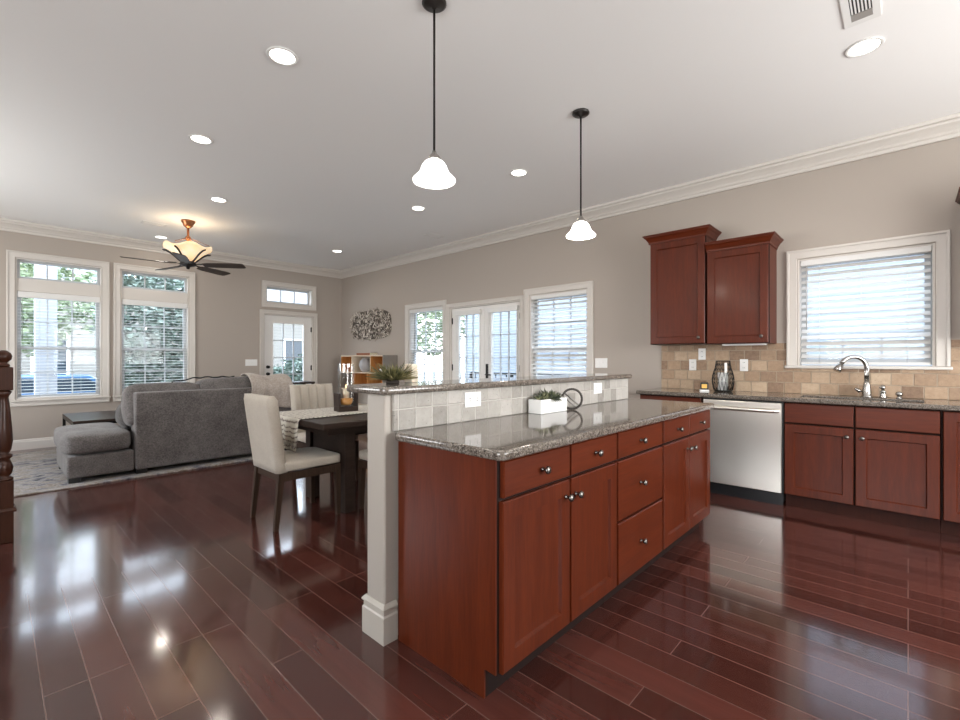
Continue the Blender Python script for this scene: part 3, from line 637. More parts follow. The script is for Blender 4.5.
# upper cabinets
def upper(label, ya, yb, z0, z1, kn, crown_l=True, crown_r=True, light=False):
    t_ = thing('upper_cabinet', label, 'cabinet', (4.79, ya, 0), R(-90), 'cherry upper cabinets'); wd = ya - yb
    bm = B(); box(bm, 0, wd, 0.0125, XR - 4.79 - 0.0005, z0, z1); obj('body', bm, M['cherry'], t_)
    bm = B(); box(bm, 0.0005, wd - 0.0005, 0.0, 0.012, z0 + 0.0005, z1 - 0.03); obj('face_frame', bm, M['cherry_shaded'], t_)
    front('door', 0.006, wd - 0.006, z0 + 0.005, z1 - 0.028, t_, 0.062, [kn])
    pr = [(0, z1 - 0.03), (0.008, z1 - 0.03), (0.010, z1 - 0.012), (0.030, z1 + 0.022), (0.046, z1 + 0.036), (0.048, z1 + 0.044), (0.056, z1 + 0.048), (0.056, z1 + 0.058), (0, z1 + 0.058)]
    path = [(wd, -0.021), (0, -0.021)]
    if crown_r: path = [(wd, XR - 4.79 - 0.001)] + path
    if crown_l: path = path + [(0, XR - 4.79 - 0.001)]
    bm = B(); sweep(bm, path, pr); cells(bm, [0, wd], [-0.02, XR - 4.79 - 0.001], [], z1, z1 + 0.004); obj('crown', bm, M['cherry_h'], t_)
    return t_
upper('tall cherry upper cabinet, the higher of the two joined left of the window', 2.0, 1.448, 1.385, 2.472, (0.495, 1.445))
u2 = upper('shorter cherry upper cabinet with a bright side, next to the kitchen window', 1.438, 0.912, 1.378, 2.30, (0.47, 1.44), crown_l=False)
upper('cherry upper cabinet at the photo edge right of the window, its crown tip showing', -0.322, -1.05, 1.385, 2.40, (0.06, 1.445))
bm = B(); box(bm, 4.85, 4.93, 0.96, 1.32, 1.362, 1.377, 0.003)
tag(obj('under_cabinet_light', bm, M['white']), 'slim white light bar fixed beneath the shorter upper cabinet', 'light')
# counter decor
j = thing('candle_jar', 'small black and gold candle jar on the counter left of the wire lantern', 'candle', (4.87, 1.487, 0.914), R(-70))
bm = B(); box(bm, -0.036, 0.036, -0.036, 0.036, 0.015, 0.085, 0.006); obj('jar', bm, M['black_plastic'], j)
bm = B(); box(bm, -0.026, 0.022, -0.0375, -0.0355, 0.03, 0.07); o = obj('label_plate', bm, M['gold'], j)
bm = B(); box(bm, -0.042, 0.042, -0.042, 0.042, 0.0, 0.0145, 0.003); obj('tray', bm, M['white'], j)
L = thing('wire_lantern', 'black wire mesh lantern holding a white candle on the kitchen counter', 'lantern', (4.92, 1.33, 0.914))
rad = lambda z: 0.078 + 0.022 * math.sin(math.pi * min(z / 0.24, 1.0)) - (0.016 * (z / 0.3) ** 2)
bm = B()
for k in range(18):
    for s in (1, -1):
        pts = []
        for i in range(9):
            z = 0.012 + 0.288 * i / 8; a_ = 2 * math.pi * k / 18 + s * 0.55 * i / 8; pts.append((rad(z) * math.cos(a_), rad(z) * math.sin(a_), z))
        tube(bm, pts, 0.0021, 4, False)
obj('mesh', bm, M['black'], L)
bm = B()
for z in (0.012, 0.30):
    tube(bm, [(rad(z) * math.cos(2 * math.pi * i / 24), rad(z) * math.sin(2 * math.pi * i / 24), z) for i in range(25)], 0.004, 6)
obj('hoop', bm, M['black'], L)
bm = B(); lathe(bm, [(0.07, 0), (0.076, 0.003), (0.076, 0.012), (0, 0.012)], 20); obj('base', bm, M['black'], L)
bm = B()
for k in range(20):
    a0 = 2 * math.pi * k / 20; tube(bm, [(0.040 * math.cos(a0), 0.040 * math.sin(a0), 0.014), (0.040 * math.cos(a0), 0.040 * math.sin(a0), 0.185)], 0.0068, 6)
lathe(bm, [(0.040, 0.013), (0.041, 0.186), (0, 0.186)], 20); obj('candle', bm, M['ceramic'], L)
bm = B(); box(bm, -0.012, 0.012, -0.006, 0.006, -0.05, 0.05, 0.003); obj('tag', bm, M['white'], L, loc=(-0.075, -0.045, 0.235), rot=(R(14), R(-8), R(-50)))

# ------------------------------------------------------------------ island and bar decor
p = thing('planter', 'white rectangular planter of succulents on the island counter', 'planter', (2.285, 1.578, 0.914))
bm = B(); hs = [(-0.120, 0.120, -0.034, 0.034)]; us, vz = grid_holes(-0.135, 0.135, -0.047, 0.047, hs); cells(bm, us, vz, hs, 0.0, 0.082, bev=0.004, seg=2); box(bm, -0.12, 0.12, -0.034, 0.034, 0.004, 0.01); obj('pot', bm, M['ceramic'], p)
bm = B(); box(bm, -0.119, 0.119, -0.033, 0.033, 0.011, 0.074); obj('soil', bm, M['soil'], p)
def leaf(bm, base, d, ln, wd, curl=0.4, n=5, th=0.25):
    d = Vector(d).normalized(); up = Vector((0, 0, 1)); s = d.cross(up); s = s.normalized() if s.length > 1e-3 else Vector((1, 0, 0)); nrm = s.cross(d).normalized()
    prev = None; pos = Vector(base); dd = d.copy()
    for i in range(n + 1):
        f_ = i / n; w_ = wd * (math.sin(math.pi * (0.18 + 0.82 * f_)) ** 0.8) * (1 if i < n else 0.08)
        nn = s.cross(dd).normalized()
        cur = [bm.verts.new(pos - s * w_), bm.verts.new(pos - nn * w_ * th), bm.verts.new(pos + s * w_), bm.verts.new(pos + nn * w_ * th * 0.6)]
        if prev:
            for k in range(4): bm.faces.new((prev[k], prev[(k + 1) % 4], cur[(k + 1) % 4], cur[k])).smooth = True
        else: bm.faces.new(cur)
        prev = cur; pos = pos + dd * (ln / n); dd = (dd + Vector((0, 0, -curl / n))).normalized()
    bm.faces.new(prev[::-1])
rs = random.Random(4)
for cx, kind in ((-0.095, 0), (-0.055, 1), (-0.008, 2), (0.045, 1), (0.09, 0)):
    bm = B(); n = 16 if kind != 2 else 20
    for k in range(n):
        a_ = 2.4 * k; el = 0.25 + 1.1 * k / n; ln = (0.040, 0.062, 0.075)[kind] * rs.uniform(0.8, 1.25)
        leaf(bm, (cx, 0, 0.074), (math.cos(a_) * math.cos(el), math.sin(a_) * math.cos(el), math.sin(el)), ln, (0.010, 0.008, 0.009)[kind], 0.1, 4, 0.5)
    if kind == 2:
        for k in range(5): leaf(bm, (cx + 0.012 * k - 0.02, -0.042, 0.082), (0.1 * (k - 2), -0.75, 0.1), 0.05, 0.007, 1.4, 5, 0.6)
    obj('succulent', bm, M['succulent'], p)
g = thing('rope_ring', 'dark beaded ring with grey straps leaning at the end of the white planter', 'ornament', (2.482, 1.535, 0.914), R(-48))
bm = B(); cz, rr = 0.068, 0.062
for i in range(30):
    a_ = R(-145) + R(300) * i / 29; c_ = Vector((rr * math.cos(a_), 0.0, cz + rr * math.sin(a_)))
    r = bmesh.ops.create_icosphere(bm, subdivisions=1, radius=0.0088)
    for v in r['verts']: v.co = v.co + c_
obj('beads', bm, M['rope'], g)
for off in (-0.018, 0.014):
    bm = B(); tube(bm, [(-0.062 + off, 0.006, 0.105), (-0.01 + off, 0.006, 0.065), (0.04 + off, 0.006, 0.022)], 0.0075, 6); obj('strap', bm, M['strap'], g)
g2 = thing('grass_plant', 'spiky olive grass plant sitting on the granite bar top', 'plant', (1.345, 1.845, 1.112))
rs = random.Random(9); bm = B()
for k in range(290):
    a_ = rs.uniform(0, 2 * math.pi); el = rs.uniform(0.08, 1.15); r0 = rs.uniform(0, 0.045); ln = rs.uniform(0.075, 0.14) * (1.1 - 0.35 * math.sin(el))
    leaf(bm, (r0 * math.cos(a_), r0 * math.sin(a_), 0.014 + rs.uniform(0, 0.012)), (math.cos(a_) * math.cos(el), math.sin(a_) * math.cos(el), math.sin(el)), ln, 0.003, rs.uniform(0.0, 0.55) * min(1.0, el / 0.5), 4, 0.5)
obj('blades', bm, M['airplant'], g2)
bm = B(); lathe(bm, [(0.03, 0), (0.034, 0.006), (0.028, 0.016), (0, 0.02)], 20); obj('base', bm, M['soil'], g2)
cc = thing('pillar_candle', 'cream square pillar candle on the granite bar top beside the grass plant', 'candle', (1.468, 1.855, 1.112), R(12))
bm = B(); box(bm, -0.026, 0.026, -0.026, 0.026, 0, 0.095, 0.004); obj('wax', bm, M['wax'], cc)
bm = B(); tube(bm, [(0, 0, 0.094), (0.001, 0, 0.104)], 0.0012, 5); obj('wick', bm, M['black_plastic'], cc)

# ------------------------------------------------------------------ ceiling fittings
def can(x, y, label):
    t_ = thing('recessed_light', label, 'ceiling light', (x, y, ZC), 0, 'recessed ceiling lights')
    bm = B(); lathe(bm, [(0.072, -0.0005), (0.088, -0.0005), (0.092, -0.005), (0.088, -0.009), (0.072, -0.006)], 28, closed=True)
    obj('trim_ring', bm, M['white'], t_)
    bm = B(); lathe(bm, [(0.0, -0.0006), (0.071, -0.0006), (0.071, -0.0045), (0.0, -0.0050)], 28); obj('lens', bm, M['lens'], t_)
    area('can_lamp', (0, 0, -0.014), (0, 0, 0), 0.14, 0.14, CAN, (1.0, 0.92, 0.82), 'DISK', parent=t_)
CAN = 3.2
for x, y, lab in [(1.22, 2.80, 'recessed ceiling light left of the nearer pendant, the largest on that side'), (1.21, 4.36, 'recessed ceiling light between the nearest one and the ceiling fan'),
                  (1.81, 5.86, 'recessed ceiling light just in front of the ceiling fan'), (1.77, 8.30, 'recessed ceiling light behind the ceiling fan near the window wall'),
                  (4.06, 7.16, 'recessed ceiling light in the far corner above the back door'), (3.59, 4.40, 'recessed ceiling light between the two pendants, the farther one'),
                  (3.59, 2.83, 'recessed ceiling light between the two pendants, the nearer one'), (3.55, 0.19, 'recessed ceiling light beside the large ceiling vent, over the sink side')]:
    can(x, y, lab)
def pendant(x, y, label):
    t_ = thing('pendant_light', label, 'pendant light', (x, y, ZC), 0, 'pendant lights over the bar')
    bm = B(); lathe(bm, [(0.0, -0.0005), (0.062, -0.0005), (0.064, -0.012), (0.05, -0.022), (0.012, -0.03), (0.008, -0.04), (0, -0.04)], 28); obj('canopy', bm, M['bronze'], t_)
    bm = B(); tube(bm, [(0, 0, -0.035), (0, 0, -0.80)], 0.0065, 10); obj('stem', bm, M['bronze'], t_)
    bm = B(); lathe(bm, [(0.009, -0.775), (0.014, -0.79), (0.028, -0.806), (0.034, -0.82), (0.034, -0.826), (0, -0.826)], 20); obj('socket_cap', bm, M['nickel'], t_)
    bm = B(); lathe(bm, [(0.030, -0.8265), (0.050, -0.836), (0.064, -0.856), (0.071, -0.876), (0.081, -0.897), (0.100, -0.915), (0.111, -0.927), (0.109, -0.935), (0.098, -0.931), (0.075, -0.905), (0.060, -0.868), (0.03, -0.834)], 32)
    obj('shade', bm, M['shade'], t_, smooth=True)
    l = bpy.data.lights.new('bulb', 'POINT'); l.energy = 9; l.color = (1, 0.9, 0.78); l.shadow_soft_size = 0.04; o = bpy.data.objects.new('bulb', l); COL.objects.link(o); o.parent = t_; o.location = (0, 0, -0.985)
pendant(1.575, 1.80, 'bell-shaped white glass pendant on a long dark stem, the nearer of two')
pendant(3.035, 1.80, 'bell-shaped white glass pendant on a long dark stem, the one nearer the cabinets')
v = thing('ceiling_vent', 'large white louvred ceiling vent beside a recessed light at the top edge', 'vent', (0, 0, ZC), 0, 'ceiling vents')
bm = B(); hs = [(2.985, 3.235, 0.137, 0.227)]; us, vz = grid_holes(2.94, 3.277, 0.105, 0.259, hs); cells(bm, us, vz, hs, -0.008, -0.0005); obj('frame', bm, M['white'], v)
bm = B(); box(bm, 2.98, 3.24, 0.132, 0.232, -0.0018, -0.0006); obj('duct', bm, M['black_plastic'], v)
bm = B()
for k in range(6): box(bm, 2.985, 3.17, 0.143 + k * 0.0145, 0.150 + k * 0.0145, -0.007, -0.002)
obj('louvres', bm, M['white'], v)
bm = B(); box(bm, 3.175, 3.236, 0.1365, 0.2275, -0.0075, -0.0025); obj('damper', bm, M['strap'], v)
def small_vent(x, y, label):
    v = thing('ceiling_vent', label, 'vent', (x, y, ZC), 0, 'ceiling vents')
    bm = B(); hs = [(-0.115, 0.115, -0.055, 0.055)]; us, vz = grid_holes(-0.14, 0.14, -0.08, 0.08, hs); cells(bm, us, vz, hs, -0.006, -0.0005); obj('frame', bm, M['white'], v)
    bm = B(); box(bm, -0.12, 0.12, -0.06, 0.06, -0.002, -0.0006); obj('duct', bm, M['black_plastic'], v)
    bm = B()
    for k in range(6): box(bm, -0.115, 0.115, -0.052 + k * 0.018, -0.04 + k * 0.018, -0.006, -0.0021)
    obj('louvres', bm, M['white'], v)
small_vent(1.53, 7.55, 'small white ceiling vent left of the ceiling fan'); small_vent(4.56, 5.21, 'small white ceiling vent near the crown above the patio doors')

# ceiling fan with bowl light
F = thing('ceiling_fan', 'copper ceiling fan with a lit amber glass bowl and dark blades', 'ceiling fan', (1.81, 7.07, ZC))
bm = B(); lathe(bm, [(0, -0.0005), (0.085, -0.0005), (0.08, -0.02), (0.06, -0.05), (0.058, -0.065), (0.04, -0.085), (0.02, -0.10), (0, -0.10)], 28); obj('canopy', bm, M['copper'], F)
bm = B(); lathe(bm, [(0.014, -0.095), (0.014, -0.20), (0.03, -0.215), (0.034, -0.24), (0.02, -0.262), (0.014, -0.275), (0.014, -0.545), (0, -0.545)], 18); obj('downrod', bm, M['copper'], F)
for k in range(4):
    a_ = R(45 + 90 * k); bm = B(); tube(bm, [(0.03 * math.cos(a_), 0.03 * math.sin(a_), -0.235), (0.28 * math.cos(a_), 0.28 * math.sin(a_), -0.335)], 0.004, 6); obj('support_rod', bm, M['copper'], F)
bm = B(); lathe(bm, [(0.280, -0.355), (0.25, -0.372), (0.205, -0.408), (0.165, -0.448), (0.112, -0.505), (0.07, -0.548), (0.06, -0.548), (0.102, -0.498), (0.157, -0.438), (0.198, -0.398), (0.245, -0.362), (0.275, -0.347)], 50, closed=True)
for vv in bm.verts:
    a_ = math.atan2(vv.co.y, vv.co.x); rr_ = math.hypot(vv.co.x, vv.co.y); vv.co.z += 0.05 * (rr_ / 0.28) ** 2 * (-math.cos(5 * (a_ - R(10)))) * 0.5
obj('bowl', bm, M['bowl'], F, smooth=True)
for k in range(5):
    a_ = R(72 * k + 10); bm = B(); pr = [(0.29, -0.372), (0.278, -0.380), (0.25, -0.388), (0.206, -0.420), (0.167, -0.456), (0.114, -0.512), (0.06, -0.556)]
    tube(bm, [(r_ * math.cos(a_), r_ * math.sin(a_), z_ - 0.006 - 0.025 * (r_ / 0.28) ** 2) for r_, z_ in pr], 0.012, 8); obj('bowl_rib', bm, M['bronze'], F)
bm = B(); lathe(bm, [(0.0, -0.545), (0.075, -0.545), (0.095, -0.56), (0.095, -0.595), (0.06, -0.61), (0.025, -0.62), (0.018, -0.645), (0, -0.65)], 26); obj('motor_hub', bm, M['bronze'], F)
for k in range(5):
    a_ = R(-40 + 72 * k); bm = B()
    n = 8; top = []; 
    out = [(0.19, 0.045), (0.26, 0.062), (0.45, 0.07), (0.62, 0.074), (0.70, 0.068), (0.72, 0.05)]
    pts = [(x, y) for x, y in out] + [(x, -y) for x, y in out[::-1]]
    tl = -0.22
    for z in (0.004, -0.004): top.append([bm.verts.new((x, y, z + y * tl)) for x, y in pts])
    bm.faces.new(top[0]); bm.faces.new(top[1][::-1])
    for i in range(len(pts)): bm.faces.new((top[0][i], top[1][i], top[1][(i + 1) % len(pts)], top[0][(i + 1) % len(pts)]))
    bl = obj('blade', bm, M['dark_wood'], F, loc=(0, 0, -0.59), rot=a_)
    bm = B(); tube(bm, [(0.085, 0, 0.0), (0.14, 0, 0.012), (0.21, 0, 0.006), (0.27, 0, 0.006)], [0.012, 0.01, 0.012, 0.006], 8); obj('blade_arm', bm, M['bronze'], bl)
l = bpy.data.lights.new('bowl_lamp', 'POINT'); l.energy = 6; l.color = (1, 0.84, 0.64); l.shadow_soft_size = 0.08; o = bpy.data.objects.new('bowl_lamp', l); COL.objects.link(o); o.parent = F; o.location = (0, 0, -0.33)

# ------------------------------------------------------------------ living room
bm = B(); box(bm, -0.9, 2.98, 5.82, 8.45, 0.0005, 0.014, 0.004); tag(obj('area_rug', bm, M['rug']), 'abstract grey and cream area rug under the grey sectional sofa', 'rug')
def cushion(name, x0, x1, y0, y1, z0, z1, mt, parent, puff=0.03, bev=0.05, tilt=0, seed=0, amp=0.008, tuft=None):
    bm = B(); nx, ny, nz = 10, 8, 5
    cx, cy, cz = (x0 + x1) / 2, (y0 + y1) / 2, (z0 + z1) / 2; hx, hy, hz = (x1 - x0) / 2, (y1 - y0) / 2, (z1 - z0) / 2
    bmesh.ops.create_cube(bm, size=2.0); bmesh.ops.subdivide_edges(bm, edges=bm.edges[:], cuts=9, use_grid_fill=True)
    for v in bm.verts:
        q = Vector((v.co.x * hx, v.co.y * hy, v.co.z * hz))
        inn = Vector((max(-hx + bev, min(hx - bev, q.x)), max(-hy + bev, min(hy - bev, q.y)), max(-hz + bev, min(hz - bev, q.z))))
        d_ = q - inn
        if d_.length > 1e-6: q = inn + d_.normalized() * min(bev, d_.length)
        k_ = Vector((v.co.x, v.co.y, v.co.z))
        fx, fy, fz = 1 - k_.x ** 2, 1 - k_.y ** 2, 1 - k_.z ** 2
        q += Vector((k_.x * fy * fz, k_.y * fx * fz, k_.z * fx * fy)) * puff
        q += noise.noise_vector(q * 5 + Vector((seed * 7.3, 0, 0))) * amp
        if tuft and v.co.z > 0.9:
            for tx, ty in tuft:
                dd = math.hypot(q.x - tx, q.y - ty); q.z -= 0.03 * math.exp(-(dd / 0.05) ** 2)
        v.co = q
    o = obj(name, bm, M[mt], parent, loc=(cx, cy, cz), smooth=True, subsurf=1)
    if tilt: o.rotation_euler = (tilt, 0, 0)
    return o
S = thing('sectional_sofa', 'grey chenille sectional sofa with its back to the dining table', 'sofa', (0, 0, 0.0145))
def sbox(name, x0, x1, y0, y1, z0, z1, mt='sofa', bev=0.025):
    bm = B(); box(bm, x0, x1, y0, y1, z0, z1, bev, 3); return obj(name, bm, M[mt], S, smooth=False)
sbox('chaise_base', 0.500, 1.035, 5.955, 6.98, 0.045, 0.262)
cushion('chaise_cushion', 0.475, 1.015, 5.94, 6.99, 0.268, 0.475, 'sofa', S, 0.018, 0.055, tuft=[(-0.12, -0.2), (0.12, -0.2), (-0.12, 0.2), (0.12, 0.2), (0, 0.0)])
sbox('seat_base', 1.04, 2.76, 6.18, 6.95, 0.045, 0.262)
sbox('back_panel', 1.04, 2.76, 5.95, 6.175, 0.045, 0.862, bev=0.02)
cushion('seat_cushion', 1.05, 1.88, 6.19, 6.97, 0.266, 0.465, 'sofa', S, 0.02, 0.05, seed=1); cushion('seat_cushion', 1.89, 2.55, 6.19, 6.97, 0.266, 0.465, 'sofa', S, 0.02, 0.05, seed=2)
sbox('arm', 2.57, 2.77, 6.18, 6.97, 0.262, 0.62, bev=0.05)
cushion('back_cushion', 0.985, 1.70, 6.06, 6.36, 0.48, 0.925, 'sofa', S, 0.02, 0.06, R(-9), 3, 0.014)
cushion('back_cushion', 1.68, 2.56, 6.05, 6.37, 0.53, 0.975, 'sofa', S, 0.025, 0.06, R(-7), 4, 0.018)
cushion('throw_pillow', 0.965, 1.075, 6.20, 6.50, 0.48, 0.72, 'sofa_dark', S, 0.03, 0.05, 0, 5)
for x, y in ((0.56, 6.02), (0.98, 6.90), (0.56, 6.90), (2.68, 6.02), (2.68, 6.88), (1.10, 6.02)):
    bm = B(); box(bm, x - 0.045, x + 0.045, y - 0.045, y + 0.045, 0.0, 0.046); obj('foot', bm, M['black_plastic'], S)
bm = B()      # dark fringed edge along the cushion tops
rs = random.Random(3)
tube(bm, [(1.42 + 0.018 * i, 6.17 + 0.02 * math.sin(i * 1.1), 1.014 + 0.006 * math.sin(i * 0.7) - 0.045 * max(0.0, 1 - i / 14)) for i in range(38)], 0.0085, 6); tag(obj('dark_cord', bm, M['black_plastic']), 'thin dark cord lying along the top of the sofa back cushions', 'cord')
# throw blanket draped over the sofa back
T = B(); pathp = [(6.52, 0.62), (6.46, 0.75), (6.40, 0.88), (6.32, 0.985), (6.22, 1.025), (6.10, 1.022), (6.00, 0.985), (5.935, 0.90), (5.925, 0.82), (5.925, 0.74), (5.92, 0.66), (5.915, 0.585)]
nx = 26; rows = []
for j, (y, z) in enumerate(pathp):
    row = []
    for i in range(nx + 1):
        f_ = i / nx; x = 2.20 + 0.50 * f_ + 0.06 * (j - 5) / 6 * (f_ - 0.2); zz = z
        w_ = 0.014 * math.sin(f_ * 19 + j * 0.25) + 0.010 * math.sin(f_ * 41 + j)
        if j >= 7: zz = z + 0.16 * (j - 7) / 4 * (1 - f_) ** 1.5
        row.append(T.verts.new((x, y - abs(w_) * (1 if j > 5 else 0) , zz + 0.02 * math.sin(f_ * 7 + 1) * (1 if j < 8 else 0.2) - (0.05 * max(0, f_ - 0.6) if j < 8 else 0))))
    rows.append(row)
for a_, b_ in zip(rows, rows[1:]):
    for i in range(nx): T.faces.new((a_[i], a_[i + 1], b_[i + 1], b_[i]))
o = obj('throw_blanket', T, M['throw'], smooth=True, subsurf=1); s = o.modifiers.new('s', 'SOLIDIFY'); s.thickness = 0.014; s.offset = 1
tag(o, 'beige plush throw blanket draped over the end of the sofa back', 'blanket')
# coffee table
c = thing('coffee_table', 'dark metal-framed coffee table between the chaise and the windows', 'table', (0.65, 7.08, 0.0145))
bm = B(); box(bm, 0.0, 1.1, 0.0, 1.15, 0.465, 0.492, 0.003); obj('table_top', bm, M['dark_wood'], c)
bm = B(); ring(bm, 0.0, 1.1, 0.0, 1.15, 0.03, 0.435, 0.4645); 
for v_ in bm.verts: v_.co = Vector((v_.co.x, v_.co.z, v_.co.y))
obj('frame', bm, M['black'], c)
for x, y in ((0.015, 0.015), (1.085, 0.015), (0.015, 1.135), (1.085, 1.135)):
    bm = B(); box(bm, x - 0.015, x + 0.015, y - 0.015, y + 0.015, 0.0, 0.4345); obj('leg', bm, M['black'], c)
# dark side table by the back door
c = thing('side_table', 'dark side table by the white back door, its top just above the chair back', 'table', (3.52, 7.9, 0.0))
bm = B(); box(bm, 0, 0.52, 0, 0.4, 0.79, 0.825, 0.004); obj('table_top', bm, M['dark_wood'], c)
for x, y in ((0.03, 0.03), (0.49, 0.03), (0.03, 0.37), (0.49, 0.37)):
    bm = B(); box(bm, x - 0.02, x + 0.02, y - 0.02, y + 0.02, 0.0, 0.7895); obj('leg', bm, M['dark_wood'], c)
# bookshelf against the right wall
K = thing('bookshelf', 'honey wood cube bookshelf with pale edges under the wall art', 'bookshelf', (4.78, 8.30, 0), R(-90))
wid, dep = 1.46, 0.315
def kb(nm, x0, x1, z0, z1, y0=0.0, y1=dep, m_='pale_wood'):
    bm = B(); box(bm, x0, x1, y0, y1, z0, z1, 0.001, 1); return obj(nm, bm, M[m_], K)
for z in (0.0, 0.32, 0.64, 0.965): kb('shelf', 0.022, wid - 0.022, z, z + 0.022)
kb('shelf', 0.022, wid - 0.022, 1.285, 1.307)
for x in (0.0, wid - 0.0215): kb('side', x, x + 0.0215, 0, 1.307, 0.0, dep, 'side_shaded')
for x0, x1 in ((0.0225, 0.40), (1.06, wid - 0.022)): kb('back_panel', x0, x1, 0.988, 1.2845, dep - 0.015, dep - 0.001, 'shelf_wood')
kb('back_panel', 0.46, 1.1, 0.663, 0.9645, dep - 0.015, dep - 0.001, 'shelf_wood')
for x in (0.41, 1.04):
    kb('divider', x, x + 0.02, 0.9875, 1.2845)
for x0, x1, m_ in ((0.0225, 0.409, 'shelf_wood'), (1.061, wid - 0.0225, 'shelf_wood')):
    kb('lining', x0, x0 + 0.006, 0.988, 1.2845, 0.003, dep - 0.016, m_); kb('lining', x1 - 0.006, x1, 0.988, 1.2845, 0.003, dep - 0.016, m_); kb('lining', x0 + .007, x1 - .007, 0.988, 0.992, 0.003, dep - 0.016, m_)
for x in (0.44, 0.95): kb('divider', x, x + 0.02, 0.6625, 0.9645, 0, dep, 'shelf_wood')
bk = thing('book', 'rust brown book lying flat on top of the bookshelf', 'book', (4.93, 7.58, 1.3075), R(4))
bm = B(); box(bm, -0.09, 0.09, -0.2, 0.2, 0.004, 0.038, 0.002); obj('pages', bm, M['wax'], bk)
bm = B(); box(bm, -0.095, 0.095, -0.205, 0.205, 0.0, 0.0038); box(bm, -0.095, 0.095, -0.205, 0.205, 0.0382, 0.042); box(bm, -0.095, -0.0905, -0.205, 0.205, 0.0039, 0.0381); obj('cover', bm, M['book'], bk)
vz_ = thing('vase', 'pale grey vase in the middle opening of the bookshelf', 'vase', (4.93, 7.62, 0.9875))
bm = B(); lathe(bm, [(0.06, 0), (0.10, 0.03), (0.13, 0.12), (0.12, 0.20), (0.08, 0.245), (0.06, 0.26), (0.066, 0.27), (0.055, 0.268), (0.05, 0.24)], 24); obj('body', bm, M['grey_vase'], vz_)
bm = B(); lathe(bm, [(0.067, 0.262), (0.071, 0.268), (0.067, 0.274), (0.063, 0.268)], 24, closed=True); obj('rim', bm, M['white'], vz_)
bm = B(); lathe(bm, [(0.0, 0), (0.03, 0.004), (0.04, 0.03), (0.03, 0.06), (0, 0.07)], 16); tag(obj('round_ornament', bm, M['ceramic'], loc=(4.88, 7.06, 0.9925)), 'small white round ornament in the right cube of the bookshelf', 'ornament')
# wall art: pebble-like mass of pale chips
A = thing('wall_art', 'rounded wall art of many pale metal chips above the bookshelf', 'wall art', (XR, 7.70, 1.905), R(-90))
bm = B(); outl = []
for i in range(48):
    a_ = 2 * math.pi * i / 48; c_, s_ = math.cos(a_), math.sin(a_); outl.append((0.70 * abs(c_) ** 0.55 * (1 if c_ > 0 else -1), 0.295 * abs(s_) ** 0.6 * (1 if s_ > 0 else -1)))
lo = [[bm.verts.new((x * 0.95, y, z * 0.95)) for x, z in outl] for y in (-0.012, -0.001)]
bm.faces.new(lo[0]); bm.faces.new(lo[1][::-1])
for i in range(48): bm.faces.new((lo[0][i], lo[1][i], lo[1][(i + 1) % 48], lo[0][(i + 1) % 48]))
M['art_back'] = mat('dark_art_backing', (0.11, 0.09, 0.072), 0.7); obj('backing', bm, M['art_back'], A)
m = M['chip'] = mat('pale_chip', (0.5, 0.46, 0.4), 0.4, 0.2); t = NT(m); wn_ = t.n('TexWhiteNoise'); n_ = t.n('TexNoise', Scale=16.0); t.l(t.coord(), n_.inputs['Vector'])
t.l(t.ramp(n_.outputs['Fac'], [(0.38, (0.20, 0.165, 0.135)), (0.5, (0.44, 0.38, 0.32)), (0.62, (0.70, 0.64, 0.56))]), t.p.inputs['Base Color'])
bm = B(); rs = random.Random(21); cnt = 0
while cnt < 460:
    x, z = rs.uniform(-0.72, 0.72), rs.uniform(-0.31, 0.31)
    if (abs(x) / 0.70) ** 3.6 + (abs(z) / 0.295) ** 3.2 > 1: continue
    cnt += 1; r = bmesh.ops.create_cube(bm, size=1.0); mt_ = Matrix.Translation((x, -0.02 - rs.uniform(0, 0.025), z)) @ Matrix.Rotation(rs.uniform(0, 6.28), 4, 'Y') @ Matrix.Rotation(rs.uniform(-0.6, 0.6), 4, 'X') @ Matrix.Diagonal((rs.uniform(0.04, 0.085), 0.006, rs.uniform(0.012, 0.022), 1))
    bmesh.ops.transform(bm, matrix=mt_, verts=r['verts'])
o = obj('chips', bm, M['chip'], A); o['kind'] = 'stuff'

# newel post
N = thing('newel_post', 'turned dark wood newel post with a ball top at the left photo edge', 'newel post', (0.055, 4.45, 0))
bm = B(); lathe(bm, [(0.0, 1.292), (0.02, 1.289), (0.038, 1.272), (0.045, 1.25), (0.04, 1.228), (0.024, 1.212), (0.02, 1.205), (0.03, 1.198), (0.034, 1.19), (0.03, 1.178), (0, 1.178)][::-1], 24); obj('ball_finial', bm, M['newel'], N)
bm = B(); box(bm, -0.048, 0.048, -0.048, 0.048, 1.02, 1.178, 0.006); obj('upper_block', bm, M['newel'], N)
bm = B(); lathe(bm, [(0.03, 1.02), (0.045, 1.01), (0.03, 0.985), (0.026, 0.97), (0.03, 0.94), (0.038, 0.85), (0.045, 0.75), (0.048, 0.68), (0.040, 0.62), (0.028, 0.595), (0.046, 0.585), (0.046, 0.57), (0.032, 0.555), (0.042, 0.53), (0.05, 0.50), (0.044, 0.46), (0.03, 0.44), (0.05, 0.43), (0.05, 0.415), (0, 0.415)], 24); obj('turned_shaft', bm, M['newel'], N)
bm = B(); box(bm, -0.050, 0.050, -0.050, 0.050, 0.0, 0.4148, 0.004); obj('lower_block', bm, M['newel'], N)
bm = B(); sweep(bm, [(0.05, -0.05), (0.05, 0.05), (-0.05, 0.05), (-0.05, -0.05)], [(0, 0.205), (-0.012, 0.205), (-0.014, 0.215), (-0.006, 0.232), (0, 0.235)], True); obj('moulding', bm, M['newel'], N)

